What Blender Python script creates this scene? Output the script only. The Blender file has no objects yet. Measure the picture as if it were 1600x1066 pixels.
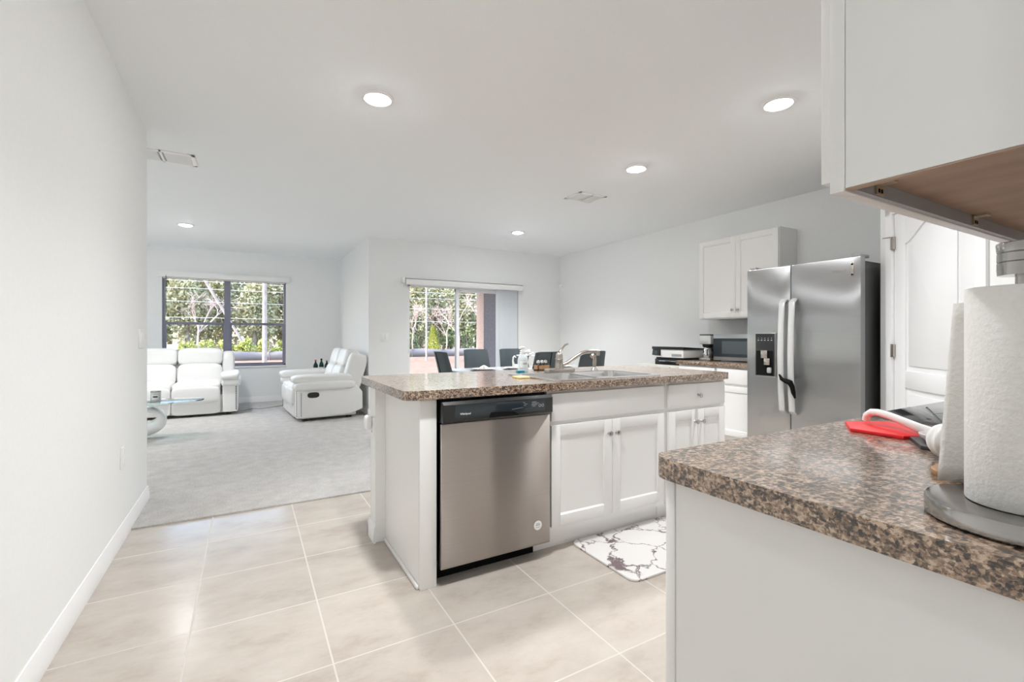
import bpy, bmesh, math, random
from mathutils import Vector, Matrix
R = math.radians
PI = math.pi
S = bpy.context.scene
COL = S.collection

# ---------------------------------------------------------------- camera
CAMH = 1.155
cam_d = bpy.data.cameras.new('camera')
cam = bpy.data.objects.new('camera', cam_d)
COL.objects.link(cam)
cam.location = (0, 0, CAMH)
cam.rotation_euler = (PI / 2, 0, -R(29.63))
cam_d.sensor_width = 36.0
cam_d.lens = 36.0 * 725.0 / 1600.0
cam_d.shift_y = -(533.0 - 526.3) / 1600.0
cam_d.clip_start = 0.02
cam_d.clip_end = 400
S.camera = cam

# ---------------------------------------------------------------- world and sun
W = bpy.data.worlds.new('sky')
S.world = W
W.use_nodes = True
wn = W.node_tree.nodes
bg = wn['Background']
sky = wn.new('ShaderNodeTexSky')
sky.sky_type = 'NISHITA'
sky.sun_disc = False
sky.sun_elevation = R(34)
sky.sun_rotation = R(-82)
sky.air_density = 1.0
sky.dust_density = 2.0
sky.ozone_density = 1.0
W.node_tree.links.new(sky.outputs[0], bg.inputs[0])
bg.inputs[1].default_value = 0.85
sd = bpy.data.lights.new('sun', 'SUN')
sd.energy = 6.5
sd.angle = R(0.6)
sd.color = (1.0, 0.95, 0.87)
sun = bpy.data.objects.new('sun', sd)
COL.objects.link(sun)
sun.location = (-20, 10, 20)
sun.rotation_euler = Vector((0.80, -0.10, -0.56)).to_track_quat('-Z', 'Y').to_euler()

S.view_settings.view_transform = 'Standard'
S.view_settings.look = 'None'
S.view_settings.exposure = 0.42
S.view_settings.gamma = 1.0
S.view_settings.use_curve_mapping = False
try:
    S.cycles.use_denoising = True
    S.cycles.max_bounces = 14
    S.cycles.diffuse_bounces = 12
    S.cycles.glossy_bounces = 5
    S.cycles.transmission_bounces = 8
    S.cycles.transparent_max_bounces = 12
    S.cycles.sample_clamp_indirect = 6.0
    S.cycles.caustics_reflective = False
    S.cycles.caustics_refractive = False
except Exception:
    pass

LENS_GLOW = 150.0        # emission of the recessed lamps' diffusing lenses
LAMP_WATTS = 120.0      # the beam each recessed lamp throws down
LAMP_COLOR = (0.98, 0.992, 1.0)

# ---------------------------------------------------------------- mesh helper
class MB:
    def __init__(s):
        s.bm = bmesh.new(); s.mi = 0
    def m(s, i):
        s.mi = i; return s
    def _tag(s, faces):
        for f in faces: f.material_index = s.mi
    def box(s, x0, y0, z0, x1, y1, z1, bev=0.0, seg=2, M=None):
        r = bmesh.ops.create_cube(s.bm, size=1.0)
        vs = r['verts']
        for v in vs:
            v.co = Vector(((x0 + x1) / 2 + v.co.x * (x1 - x0), (y0 + y1) / 2 + v.co.y * (y1 - y0), (z0 + z1) / 2 + v.co.z * (z1 - z0)))
        fs = {f for v in vs for f in v.link_faces}
        s._tag(fs)
        if bev > 0:
            es = {e for v in vs for e in v.link_edges}
            b = bmesh.ops.bevel(s.bm, geom=list(es), offset=bev, segments=seg, profile=0.5, affect='EDGES')
            s._tag(b['faces'])
            fs = set(b['faces']) | {f for f in fs if f.is_valid}
            vs = list({v for f in fs for v in f.verts})
        if M is not None:
            for v in vs: v.co = M @ v.co
        return s
    def prism(s, poly, a, b, axis='z', bev=0.0, seg=2, M=None):
        def P(p, t):
            if axis == 'z': return Vector((p[0], p[1], t))
            if axis == 'y': return Vector((p[0], t, p[1]))
            return Vector((t, p[0], p[1]))
        lo = [s.bm.verts.new(P(p, a)) for p in poly]
        hi = [s.bm.verts.new(P(p, b)) for p in poly]
        n = len(poly)
        fs = [s.bm.faces.new(list(reversed(lo))), s.bm.faces.new(hi)]
        for i in range(n):
            fs.append(s.bm.faces.new((lo[i], lo[(i + 1) % n], hi[(i + 1) % n], hi[i])))
        s._tag(fs)
        bmesh.ops.recalc_face_normals(s.bm, faces=fs)
        vs = lo + hi
        if bev > 0:
            es = set(fs[0].edges) | set(fs[1].edges)
            r = bmesh.ops.bevel(s.bm, geom=list(es), offset=bev, segments=seg, profile=0.5, affect='EDGES')
            s._tag(r['faces'])
            fs = set(r['faces']) | {f for f in fs if f.is_valid}
            vs = list({v for f in fs for v in f.verts})
        if M is not None:
            for v in vs: v.co = M @ v.co
        return s
    def grid(s, fn, nu, nv, cu=False, cv=False):
        V = [[s.bm.verts.new(fn(i / (nu if cu else nu - 1), j / (nv if cv else nv - 1))) for j in range(nv)] for i in range(nu)]
        fs = []
        for i in range(nu if cu else nu - 1):
            for j in range(nv if cv else nv - 1):
                q = (V[i][j], V[(i + 1) % nu][j], V[(i + 1) % nu][(j + 1) % nv], V[i][(j + 1) % nv])
                fs.append(s.bm.faces.new(q))
        s._tag(fs)
        return V, fs
    def lathe(s, prof, c=(0, 0, 0), seg=32, M=None):
        rings = []
        for (r, z) in prof:
            if r < 1e-6:
                rings.append([s.bm.verts.new((c[0], c[1], c[2] + z))])
            else:
                rings.append([s.bm.verts.new((c[0] + r * math.cos(2 * PI * k / seg), c[1] + r * math.sin(2 * PI * k / seg), c[2] + z)) for k in range(seg)])
        fs = []
        for a, b in zip(rings[:-1], rings[1:]):
            for k in range(seg):
                k2 = (k + 1) % seg
                if len(a) == 1 and len(b) == 1: continue
                if len(a) == 1: fs.append(s.bm.faces.new((a[0], b[k2], b[k])))
                elif len(b) == 1: fs.append(s.bm.faces.new((a[k], a[k2], b[0])))
                else: fs.append(s.bm.faces.new((a[k], a[k2], b[k2], b[k])))
        s._tag(fs)
        if M is not None:
            for r in rings:
                for v in r: v.co = M @ v.co
        return s
    def tube(s, pts, rad, seg=10, closed=False, flat=None):
        pts = [Vector(p) for p in pts]; n = len(pts)
        rs = rad if isinstance(rad, (list, tuple)) else [rad] * n
        rings = []; up = None
        for i, p in enumerate(pts):
            a = pts[(i - 1) % n] if (closed or i > 0) else p
            b = pts[(i + 1) % n] if (closed or i < n - 1) else p
            t = (b - a).normalized()
            if up is None:
                up = Vector((0, 0, 1)) if abs(t.z) < 0.9 else Vector((1, 0, 0))
            u = (up - t * up.dot(t)).normalized(); up = u
            w = t.cross(u)
            fl = flat[i] if flat else 1.0
            rings.append([s.bm.verts.new(p + u * (rs[i] * fl * math.cos(2 * PI * k / seg)) + w * (rs[i] * math.sin(2 * PI * k / seg))) for k in range(seg)])
        fs = []
        for i in range(n if closed else n - 1):
            a, b = rings[i], rings[(i + 1) % n]
            for k in range(seg):
                fs.append(s.bm.faces.new((a[k], a[(k + 1) % seg], b[(k + 1) % seg], b[k])))
        if not closed:
            fs.append(s.bm.faces.new(list(reversed(rings[0])))); fs.append(s.bm.faces.new(rings[-1]))
        s._tag(fs)
        return s
    def cyl(s, p0, p1, r0, r1=None, seg=24):
        return s.tube([p0, p1], [r0, r0 if r1 is None else r1], seg)
    def cushion(s, c, d, e1=0.45, e2=0.45, nu=28, nv=16, M=None):
        def sp(x, e): return math.copysign(abs(x) ** e, x)
        vs = []
        def fn(u, v):
            th = 2 * PI * u; ph = -PI / 2 + PI * v
            cp = sp(math.cos(ph), e1)
            co = Vector((c[0] + d[0] / 2 * cp * sp(math.cos(th), e2), c[1] + d[1] / 2 * cp * sp(math.sin(th), e2), c[2] + d[2] / 2 * sp(math.sin(ph), e1)))
            return M @ co if M is not None else co
        V, fs = s.grid(fn, nu, nv, cu=True)
        bmesh.ops.remove_doubles(s.bm, verts=[v for row in V for v in row], dist=1e-5)
        return s
    def ball(s, c, r, seg=12):
        return s.lathe([(0, -r)] + [(r * math.cos(a), r * math.sin(a)) for a in [(-PI / 2 + PI * i / (seg // 2)) for i in range(1, seg // 2)]] + [(0, r)], c, seg)
    def text(s, txt, size, M, depth=0.0006):
        cu = bpy.data.curves.new('t', 'FONT'); cu.body = txt; cu.size = size; cu.extrude = depth
        cu.align_x = 'CENTER'; cu.align_y = 'CENTER'
        ob = bpy.data.objects.new('t', cu); COL.objects.link(ob)
        bpy.context.view_layer.update()
        me = bpy.data.meshes.new_from_object(ob.evaluated_get(bpy.context.evaluated_depsgraph_get()))
        n0 = len(s.bm.verts); f0 = len(s.bm.faces)
        s.bm.from_mesh(me)
        s.bm.verts.ensure_lookup_table(); s.bm.faces.ensure_lookup_table()
        for v in s.bm.verts[n0:]: v.co = M @ v.co
        for f in s.bm.faces[f0:]: f.material_index = s.mi
        bpy.data.objects.remove(ob); bpy.data.curves.remove(cu); bpy.data.meshes.remove(me)
        return s

def origin(o):
    v = Vector((0, 0, 0))
    while o is not None:
        v += o.location; o = o.parent
    return v

def build(name, mb, mats, parent=None, loc=None, smooth=35):
    me = bpy.data.meshes.new(name)
    off = origin(parent) + (Vector(loc) if loc else Vector((0, 0, 0)))
    for v in mb.bm.verts: v.co -= off
    bmesh.ops.recalc_face_normals(mb.bm, faces=mb.bm.faces[:])
    mb.bm.to_mesh(me); mb.bm.free()
    if not isinstance(mats, (list, tuple)): mats = [mats]
    for m in mats: me.materials.append(m)
    if smooth:
        me.polygons.foreach_set('use_smooth', [True] * len(me.polygons))
        me.set_sharp_from_angle(angle=R(smooth))
    o = bpy.data.objects.new(name, me); COL.objects.link(o)
    if parent: o.parent = parent
    if loc: o.location = loc
    return o

def tag(o, label, cat, group=None):
    o['label'] = label; o['category'] = cat
    if group: o['group'] = group
    return o
def thing(name, label, cat, loc, group=None):
    o = bpy.data.objects.new(name, None); COL.objects.link(o)
    o.empty_display_size = 0.1
    o.location = loc
    return tag(o, label, cat, group)
def single(name, mb, mats, label, cat, loc, group=None, smooth=35):
    return tag(build(name, mb, mats, None, loc, smooth), label, cat, group)
def struct(name, mb, mats, parent=None, loc=None, label=None):
    o = build(name, mb, mats, parent, loc)
    if parent is None:
        o['kind'] = 'structure'
        if label: o['label'] = label
    return o
def dup(root, loc, rotz=0.0, label=None):
    r = root.copy(); COL.objects.link(r); r.location = loc; r.rotation_euler = (0, 0, rotz)
    if label: r['label'] = label
    def rec(src, dst):
        for ch in [c for c in src.children]:
            d = ch.copy(); COL.objects.link(d); d.parent = dst
            rec(ch, d)
    rec(root, r)
    return r

# ---------------------------------------------------------------- materials
def lin(c):
    return tuple(((x / 255.0) / 12.92 if x / 255.0 <= 0.04045 else ((x / 255.0 + 0.055) / 1.055) ** 2.4) for x in c)
def mat(name, col, rough=0.5, metal=0.0, spec=0.5, **kw):
    m = bpy.data.materials.new(name); m.use_nodes = True
    b = m.node_tree.nodes['Principled BSDF']
    b.inputs['Base Color'].default_value = (*col, 1)
    b.inputs['Roughness'].default_value = rough
    b.inputs['Metallic'].default_value = metal
    b.inputs['Specular IOR Level'].default_value = spec
    for k, v in kw.items():
        b.inputs[k.replace('_', ' ')].default_value = v
    return m
def nodes(m):
    nt = m.node_tree
    return nt, nt.nodes, nt.links, nt.nodes['Principled BSDF']
def coords(nt, scale=(1, 1, 1), kind='Object', loc=(0, 0, 0)):
    tc = nt.nodes.new('ShaderNodeTexCoord'); mp = nt.nodes.new('ShaderNodeMapping')
    mp.inputs['Scale'].default_value = scale; mp.inputs['Location'].default_value = loc
    nt.links.new(tc.outputs[kind], mp.inputs['Vector'])
    return mp.outputs['Vector']
def noise(nt, vec, scale, detail=3, rough=0.55):
    n = nt.nodes.new('ShaderNodeTexNoise')
    n.inputs['Scale'].default_value = scale; n.inputs['Detail'].default_value = detail; n.inputs['Roughness'].default_value = rough
    nt.links.new(vec, n.inputs['Vector'])
    return n
def ramp(nt, fac, stops, interp='LINEAR'):
    r = nt.nodes.new('ShaderNodeValToRGB'); r.color_ramp.interpolation = interp
    e = r.color_ramp.elements
    while len(e) < len(stops): e.new(0.5)
    for i, (p, c) in enumerate(stops):
        e[i].position = p; e[i].color = (*c, 1)
    nt.links.new(fac, r.inputs['Fac'])
    return r
def bump(nt, b, h, strength=0.2, dist=0.01):
    k = nt.nodes.new('ShaderNodeBump'); k.inputs['Strength'].default_value = strength; k.inputs['Distance'].default_value = dist
    nt.links.new(h, k.inputs['Height']); nt.links.new(k.outputs['Normal'], b.inputs['Normal'])
def noise_mat(name, c0, c1, scale, rough=0.6, bs=0.0, bd=0.003, stretch=(1, 1, 1), **kw):
    m = mat(name, c0, rough, **kw)
    nt, N, L, b = nodes(m)
    n = noise(nt, coords(nt, stretch), scale)
    r = ramp(nt, n.outputs['Fac'], [(0.3, c0), (0.7, c1)])
    L.new(r.outputs['Color'], b.inputs['Base Color'])
    if bs: bump(nt, b, n.outputs['Fac'], bs, bd)
    return m

M = {}
M['wall'] = noise_mat('wall_paint', (0.822, 0.832, 0.828), (0.842, 0.852, 0.848), 60, 0.75, 0.06, 0.002, spec=0.25)
M['ceil'] = noise_mat('ceiling_paint', (0.86, 0.88, 0.89), (0.875, 0.895, 0.905), 90, 0.85, 0.25, 0.004, spec=0.2)
M['trim'] = mat('white_trim', (0.86, 0.86, 0.87), 0.35)
M['cab'] = mat('cabinet_white', (0.825, 0.82, 0.81), 0.32, spec=0.45)
M['cabgap'] = mat('cabinet_gap', (0.25, 0.245, 0.24), 0.7)
M['wood'] = noise_mat('raw_hardboard', (0.36, 0.245, 0.18), (0.46, 0.33, 0.25), 5, 0.6, stretch=(3, 1, 1))
M['black'] = mat('black_plastic', (0.012, 0.013, 0.013), 0.28)
M['blackm'] = mat('matte_black', (0.02, 0.02, 0.021), 0.6)
M['void'] = mat('dark_recess', (0.008, 0.008, 0.008), 0.9, spec=0.1)
M['chrome'] = mat('chrome', (0.75, 0.75, 0.75), 0.12, 1.0)
M['nickel'] = mat('brushed_nickel', (0.50, 0.46, 0.42), 0.26, 1.0)
M['white'] = mat('white_plastic', (0.85, 0.85, 0.84), 0.35)
M['ceramic'] = mat('white_ceramic', (0.86, 0.86, 0.86), 0.2)
M['frost'] = mat('frosted_plastic', (0.80, 0.86, 0.89), 0.25, Alpha=0.62)
M['greyp'] = mat('grey_plastic', (0.35, 0.35, 0.36), 0.4)
M['leather'] = noise_mat('white_leather', (0.74, 0.74, 0.73), (0.79, 0.79, 0.78), 220, 0.34, 0.10, 0.002)
M['seam'] = mat('leather_seam', (0.35, 0.35, 0.35), 0.7)
M['nail'] = mat('nailhead', (0.08, 0.08, 0.085), 0.35, 0.8)
M['vinyl'] = noise_mat('slate_vinyl', (0.042, 0.055, 0.063), (0.052, 0.066, 0.074), 150, 0.42, 0.1, 0.002)
M['tabletop'] = mat('grey_tabletop', (0.40, 0.40, 0.41), 0.25)
M['linen'] = noise_mat('white_linen', (0.74, 0.73, 0.70), (0.82, 0.81, 0.79), 80, 0.8, 0.2, 0.003)
M['paper'] = noise_mat('paper_towel', (0.80, 0.79, 0.765), (0.84, 0.83, 0.81), 160, 0.9, 0.5, 0.003, spec=0.1)
M['red'] = mat('red_silicone', lin((232, 30, 38)), 0.45)
M['slate'] = mat('black_silicone', (0.028, 0.03, 0.033), 0.45)
M['teal'] = mat('teal_plastic', (0.01, 0.21, 0.28), 0.3)
M['yellow'] = noise_mat('yellow_sponge', (0.78, 0.60, 0.27), (0.86, 0.68, 0.34), 120, 0.85, 0.4)
M['tanwood'] = noise_mat('tan_wood', (0.38, 0.22, 0.11), (0.50, 0.31, 0.17), 12, 0.5, stretch=(1, 6, 1))
M['frame'] = mat('window_bronze_frame', (0.20, 0.20, 0.26), 0.4)
M['doorpaint'] = mat('door_white', (0.80, 0.805, 0.815), 0.38)
M['brass'] = mat('zinc_clip', (0.55, 0.48, 0.34), 0.35, 1.0)
M['vane'] = bpy.data.materials.new('blind_vane'); M['vane'].use_nodes = True
_nt = M['vane'].node_tree; _nt.nodes.clear()
_o = _nt.nodes.new('ShaderNodeOutputMaterial'); _x = _nt.nodes.new('ShaderNodeMixShader'); _x.inputs[0].default_value = 0.5
_d = _nt.nodes.new('ShaderNodeBsdfDiffuse'); _d.inputs[0].default_value = (0.86, 0.87, 0.88, 1)
_t = _nt.nodes.new('ShaderNodeBsdfTranslucent'); _t.inputs[0].default_value = (0.86, 0.88, 0.90, 1)
_nt.links.new(_d.outputs[0], _x.inputs[1]); _nt.links.new(_t.outputs[0], _x.inputs[2]); _nt.links.new(_x.outputs[0], _o.inputs[0])
M['pale'] = mat('cream_paint', (0.72, 0.70, 0.66), 0.45)
M['silver'] = mat('silver_plastic', (0.60, 0.60, 0.60), 0.3, 0.4)
M['screen'] = mat('dark_glass', (0.022, 0.03, 0.036), 0.08)
M['screen2'] = mat('microwave_window', (0.075, 0.095, 0.105), 0.2)
M['range_glass'] = mat('range_glass', (0.03, 0.03, 0.032), 0.06, spec=0.5, IOR=2.1)
M['concrete'] = noise_mat('concrete', (0.42, 0.40, 0.37), (0.5, 0.48, 0.45), 8, 0.9)
M['stucco'] = noise_mat('stucco', (0.27, 0.21, 0.20), (0.33, 0.265, 0.25), 25, 0.9, 0.3)
M['stuccow'] = noise_mat('stucco_pale', (0.55, 0.50, 0.46), (0.62, 0.57, 0.53), 25, 0.9, 0.3)

def steel(name, col, rough, sx, aniso=0.0, rot=0.0):
    m = mat(name, col, rough, 1.0)
    nt, N, L, b = nodes(m)
    n = noise(nt, coords(nt, sx), 1.0, 3, 0.5)
    r = ramp(nt, n.outputs['Fac'], [(0.25, tuple(c * 0.95 for c in col)), (0.75, tuple(min(1, c * 1.04) for c in col))])
    L.new(r.outputs['Color'], b.inputs['Base Color'])
    if aniso:
        tg = N.new('ShaderNodeTangent'); tg.direction_type = 'RADIAL'; tg.axis = 'Z'
        L.new(tg.outputs[0], b.inputs['Tangent'])
        b.inputs['Anisotropic'].default_value = aniso; b.inputs['Anisotropic Rotation'].default_value = rot
    return m
M['dw_steel'] = steel('dishwasher_steel', (0.45, 0.41, 0.38), 0.34, (6, 6, 500), 1.0, 0.25)
M['fr_steel'] = steel('fridge_steel', (0.48, 0.485, 0.49), 0.32, (6, 6, 500), 1.0, 0.0)
M['steel'] = steel('satin_steel', (0.44, 0.425, 0.41), 0.15, (8, 8, 900))
M['sinksteel'] = steel('sink_steel', (0.68, 0.67, 0.66), 0.24, (8, 8, 300))
M['fr_side'] = noise_mat('fridge_side_paint', (0.075, 0.075, 0.075), (0.09, 0.09, 0.09), 300, 0.45, 0.1)

def glass_mat(name, tint=(1, 1, 1), refl=1.0):
    m = bpy.data.materials.new(name); m.use_nodes = True
    nt = m.node_tree; nt.nodes.clear()
    o = nt.nodes.new('ShaderNodeOutputMaterial'); mx = nt.nodes.new('ShaderNodeMixShader')
    t = nt.nodes.new('ShaderNodeBsdfTransparent'); t.inputs[0].default_value = (*tint, 1)
    g = nt.nodes.new('ShaderNodeBsdfGlossy'); g.inputs['Roughness'].default_value = 0.02
    f = nt.nodes.new('ShaderNodeFresnel'); f.inputs['IOR'].default_value = 1.45
    mt = nt.nodes.new('ShaderNodeMath'); mt.operation = 'MULTIPLY'; mt.inputs[1].default_value = refl
    nt.links.new(f.outputs[0], mt.inputs[0]); nt.links.new(mt.outputs[0], mx.inputs[0])
    nt.links.new(t.outputs[0], mx.inputs[1]); nt.links.new(g.outputs[0], mx.inputs[2]); nt.links.new(mx.outputs[0], o.inputs[0])
    return m
M['pane'] = glass_mat('window_glass', (0.97, 0.98, 0.98), 0.6)
M['glass'] = glass_mat('clear_glass', (0.86, 0.90, 0.90), 1.0)
M['tglass'] = glass_mat('table_glass', (0.80, 0.88, 0.87), 1.0)
M['bottle'] = glass_mat('dark_green_bottle', (0.12, 0.28, 0.24), 1.0)

def laminate():
    m = mat('stone_laminate', (0.2, 0.14, 0.1), 0.34, spec=0.5, Coat_Weight=0.9, Coat_Roughness=0.12, Coat_IOR=1.6)
    nt, N, L, b = nodes(m)
    v = coords(nt, (1, 1, 1))
    n1 = noise(nt, v, 120, 3, 0.6)
    sc = N.new('ShaderNodeVectorMath'); sc.operation = 'MULTIPLY_ADD'
    sc.inputs[1].default_value = (0.009, 0.009, 0.009)
    L.new(n1.outputs['Color'], sc.inputs[0]); L.new(v, sc.inputs[2])
    chan = []
    for rot, scl in (((0.3, 0.5, 0.6), (90, 250, 170)), ((-0.6, 0.2, -0.75), (260, 100, 150)), ((0.9, -0.4, 0.1), (120, 160, 300))):
        mp = N.new('ShaderNodeMapping'); mp.inputs['Rotation'].default_value = rot; mp.inputs['Scale'].default_value = scl
        L.new(sc.outputs[0], mp.inputs['Vector'])
        a = N.new('ShaderNodeTexVoronoi'); a.inputs['Scale'].default_value = 1.0
        L.new(mp.outputs[0], a.inputs['Vector'])
        bw = N.new('ShaderNodeSeparateColor'); L.new(a.outputs['Color'], bw.inputs[0]); chan.append(bw.outputs[0])
    n2 = noise(nt, v, 38, 4, 0.65)
    acc = n2.outputs['Fac']; first = True
    for c in chan:
        ad = N.new('ShaderNodeMath'); ad.operation = 'MULTIPLY_ADD'; ad.inputs[1].default_value = 0.30
        L.new(c, ad.inputs[0])
        if first:
            ml = N.new('ShaderNodeMath'); ml.operation = 'MULTIPLY'; ml.inputs[1].default_value = 0.45
            L.new(acc, ml.inputs[0]); L.new(ml.outputs[0], ad.inputs[2]); first = False
        else: L.new(acc, ad.inputs[2])
        acc = ad.outputs[0]
    r = ramp(nt, acc, [(0.42, (0.018, 0.014, 0.012)), (0.55, (0.07, 0.047, 0.034)), (0.645, (0.18, 0.115, 0.074)), (0.76, (0.33, 0.215, 0.14)), (0.93, (0.58, 0.44, 0.33))])
    L.new(r.outputs['Color'], b.inputs['Base Color'])
    return m
M['lam'] = laminate()

def tile():
    m = mat('floor_tile', (0.6, 0.55, 0.5), 0.22, spec=0.4)
    nt, N, L, b = nodes(m)
    P = 0.4575
    v = coords(nt, (1 / P, 1 / P, 1), loc=(-0.262 / P + 10, -2.192 / P + 10, 0))
    br = N.new('ShaderNodeTexBrick'); br.offset = 0.0; br.squash = 1.0
    br.inputs['Scale'].default_value = 1.0; br.inputs['Brick Width'].default_value = 1.0; br.inputs['Row Height'].default_value = 1.0
    br.inputs['Mortar Size'].default_value = 0.0075; br.inputs['Mortar Smooth'].default_value = 0.15; br.inputs['Bias'].default_value = 0.0
    br.inputs['Color1'].default_value = (0.96, 0.96, 0.96, 1); br.inputs['Color2'].default_value = (1.03, 1.03, 1.03, 1); br.inputs['Mortar'].default_value = (1, 1, 1, 1)
    L.new(v, br.inputs['Vector'])
    ob = coords(nt)
    st = N.new('ShaderNodeMapping'); st.inputs['Rotation'].default_value = (0, 0, 0.5); st.inputs['Scale'].default_value = (1.0, 1.9, 1.0)
    L.new(ob, st.inputs['Vector'])
    n = noise(nt, st.outputs[0], 3.4, 9, 0.70)
    r = ramp(nt, n.outputs['Fac'], [(0.28, (0.39, 0.335, 0.285)), (0.47, (0.47, 0.42, 0.37)), (0.70, (0.53, 0.482, 0.435))])
    mx = N.new('ShaderNodeMixRGB'); mx.blend_type = 'MULTIPLY'; mx.inputs[0].default_value = 1.0
    L.new(r.outputs['Color'], mx.inputs[1]); L.new(br.outputs['Color'], mx.inputs[2])
    m2 = N.new('ShaderNodeMixRGB'); m2.inputs[2].default_value = (0.57, 0.53, 0.49, 1)
    L.new(br.outputs['Fac'], m2.inputs[0]); L.new(mx.outputs[0], m2.inputs[1])
    L.new(m2.outputs[0], b.inputs['Base Color'])
    mr = N.new('ShaderNodeMapRange'); mr.inputs['To Min'].default_value = 0.21; mr.inputs['To Max'].default_value = 0.75
    L.new(br.outputs['Fac'], mr.inputs['Value']); L.new(mr.outputs[0], b.inputs['Roughness'])
    inv = N.new('ShaderNodeMath'); inv.operation = 'MULTIPLY'; inv.inputs[1].default_value = -1.0
    L.new(br.outputs['Fac'], inv.inputs[0])
    bump(nt, b, inv.outputs[0], 0.35, 0.004)
    return m
M['tile'] = tile()

def carpet():
    m = mat('grey_carpet', (0.45, 0.44, 0.42), 0.95, spec=0.1)
    nt, N, L, b = nodes(m)
    v = coords(nt)
    n = noise(nt, v, 140, 3, 0.7); n2 = noise(nt, v, 9, 4, 0.6)
    ad = N.new('ShaderNodeMath'); ad.operation = 'MULTIPLY_ADD'; ad.inputs[1].default_value = 0.35
    L.new(n2.outputs['Fac'], ad.inputs[0])
    ml = N.new('ShaderNodeMath'); ml.operation = 'MULTIPLY'; ml.inputs[1].default_value = 0.65
    L.new(n.outputs['Fac'], ml.inputs[0]); L.new(ml.outputs[0], ad.inputs[2])
    r = ramp(nt, ad.outputs[0], [(0.3, (0.40, 0.385, 0.37)), (0.7, (0.70, 0.68, 0.66))])
    L.new(r.outputs['Color'], b.inputs['Base Color'])
    bump(nt, b, n.outputs['Fac'], 0.8, 0.012)
    return m
M['carpet'] = carpet()

def marble():
    m = mat('marble_print', (0.75, 0.73, 0.72), 0.4)
    nt, N, L, b = nodes(m)
    v = coords(nt)
    n = noise(nt, v, 5, 5, 0.6)
    sc = N.new('ShaderNodeVectorMath'); sc.operation = 'MULTIPLY_ADD'; sc.inputs[1].default_value = (0.32, 0.32, 0)
    L.new(n.outputs['Color'], sc.inputs[0]); L.new(v, sc.inputs[2])
    vo = N.new('ShaderNodeTexVoronoi'); vo.feature = 'DISTANCE_TO_EDGE'; vo.inputs['Scale'].default_value = 5.2
    L.new(sc.outputs[0], vo.inputs['Vector'])
    n2 = noise(nt, v, 11, 3, 0.6)
    mr = N.new('ShaderNodeMapRange'); mr.inputs['From Min'].default_value = 0.42; mr.inputs['From Max'].default_value = 0.7
    mr.inputs['To Min'].default_value = 0.0; mr.inputs['To Max'].default_value = 0.034
    L.new(n2.outputs['Fac'], mr.inputs['Value'])
    sb = N.new('ShaderNodeMath'); sb.operation = 'SUBTRACT'
    L.new(vo.outputs['Distance'], sb.inputs[0]); L.new(mr.outputs[0], sb.inputs[1])
    r = ramp(nt, sb.outputs[0], [(0.0, (0.17, 0.125, 0.135)), (0.012, (0.5, 0.46, 0.46)), (0.03, (0.77, 0.755, 0.745))])
    L.new(r.outputs['Color'], b.inputs['Base Color'])
    return m
M['marble'] = marble()

def emit(name, col, st):
    m = bpy.data.materials.new(name); m.use_nodes = True
    nt = m.node_tree; nt.nodes.clear()
    o = nt.nodes.new('ShaderNodeOutputMaterial'); e = nt.nodes.new('ShaderNodeEmission')
    e.inputs[0].default_value = (*col, 1); e.inputs[1].default_value = st
    nt.links.new(e.outputs[0], o.inputs[0])
    return m
M['lamp'] = emit('lamp_lens', LAMP_COLOR, LENS_GLOW)

# ================================================================ SETTING
CH = 2.61
WL, WR = -0.62, 4.92          # left wall face, right wall face
YD, YL = 6.88, 9.27           # dining wall face, living room far wall face
XJ = 1.52                     # jog wall face
YN = 0.05                     # near kitchen wall face
T = 0.12
LRX = -3.9                    # living room left wall
struct('floor', MB().box(-4.1, -3.1, -0.12, 5.2, YL + 0.1, 0.0), M['tile'])
c = MB(); c.prism([(WL - 0.0, 3.53), (0.8, 3.53), (5.0, 3.53), (5.0, YD), (XJ + 0.02, YD), (XJ + 0.02, YL), (LRX, YL), (LRX, 4.24), (WL, 4.24)][0:0] or
                  [(LRX, 4.0), (WL - 0.005, 4.0), (WL - 0.005, 3.53), (1.9, 3.53), (1.9, YD), (XJ + 0.005, YD), (XJ + 0.005, YL + 0.005), (LRX, YL + 0.005)], -0.002, 0.012, bev=0.004)
struct('carpet', c, M['carpet'], label='grey cut pile carpet of the living area')
struct('ceiling', MB().box(-4.1, -3.1, CH, 5.2, YL + 0.1, CH + 0.12), M['ceil'])
struct('wall_left', MB().box(WL - T, -3.0, 0, WL, 4.12, CH), M['wall'])
struct('wall_living_return', MB().box(LRX, 4.0, 0, WL - T, 4.12, CH), M['wall'])
struct('wall_living_left', MB().box(LRX - T, 4.0, 0, LRX, YL + T, CH), M['wall'])
# living room far wall with window hole
WX0, WX1, WZ0, WZ1 = -1.205, 0.592, 0.64, 2.14
b = MB(); b.box(LRX, YL, 0, WX0, YL + T, CH).box(WX1, YL, 0, XJ + T, YL + T, CH).box(WX0, YL, 0, WX1, YL + T, WZ0).box(WX0, YL, WZ1, WX1, YL + T, CH)
struct('wall_living_far', b, M['wall'])
struct('wall_living_right', MB().box(XJ, YD, 0, XJ + T, YL, CH), [M['wall']])
# dining wall with sliding door opening
DX0, DX1, DZ1 = 2.105, 3.935, 1.96
b = MB(); b.box(XJ + T, YD, 0, DX0, YD + T, CH).box(DX1, YD, 0, WR + T, YD + T, CH).box(DX0, YD, DZ1, DX1, YD + T, CH)
b.box(XJ, YD - 0.001, 0, XJ + T, YD, CH)
struct('wall_dining', b, M['wall'])
struct('wall_right', MB().box(WR, YN - T, 0, WR + T, YD, CH), M['wall'])
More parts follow.
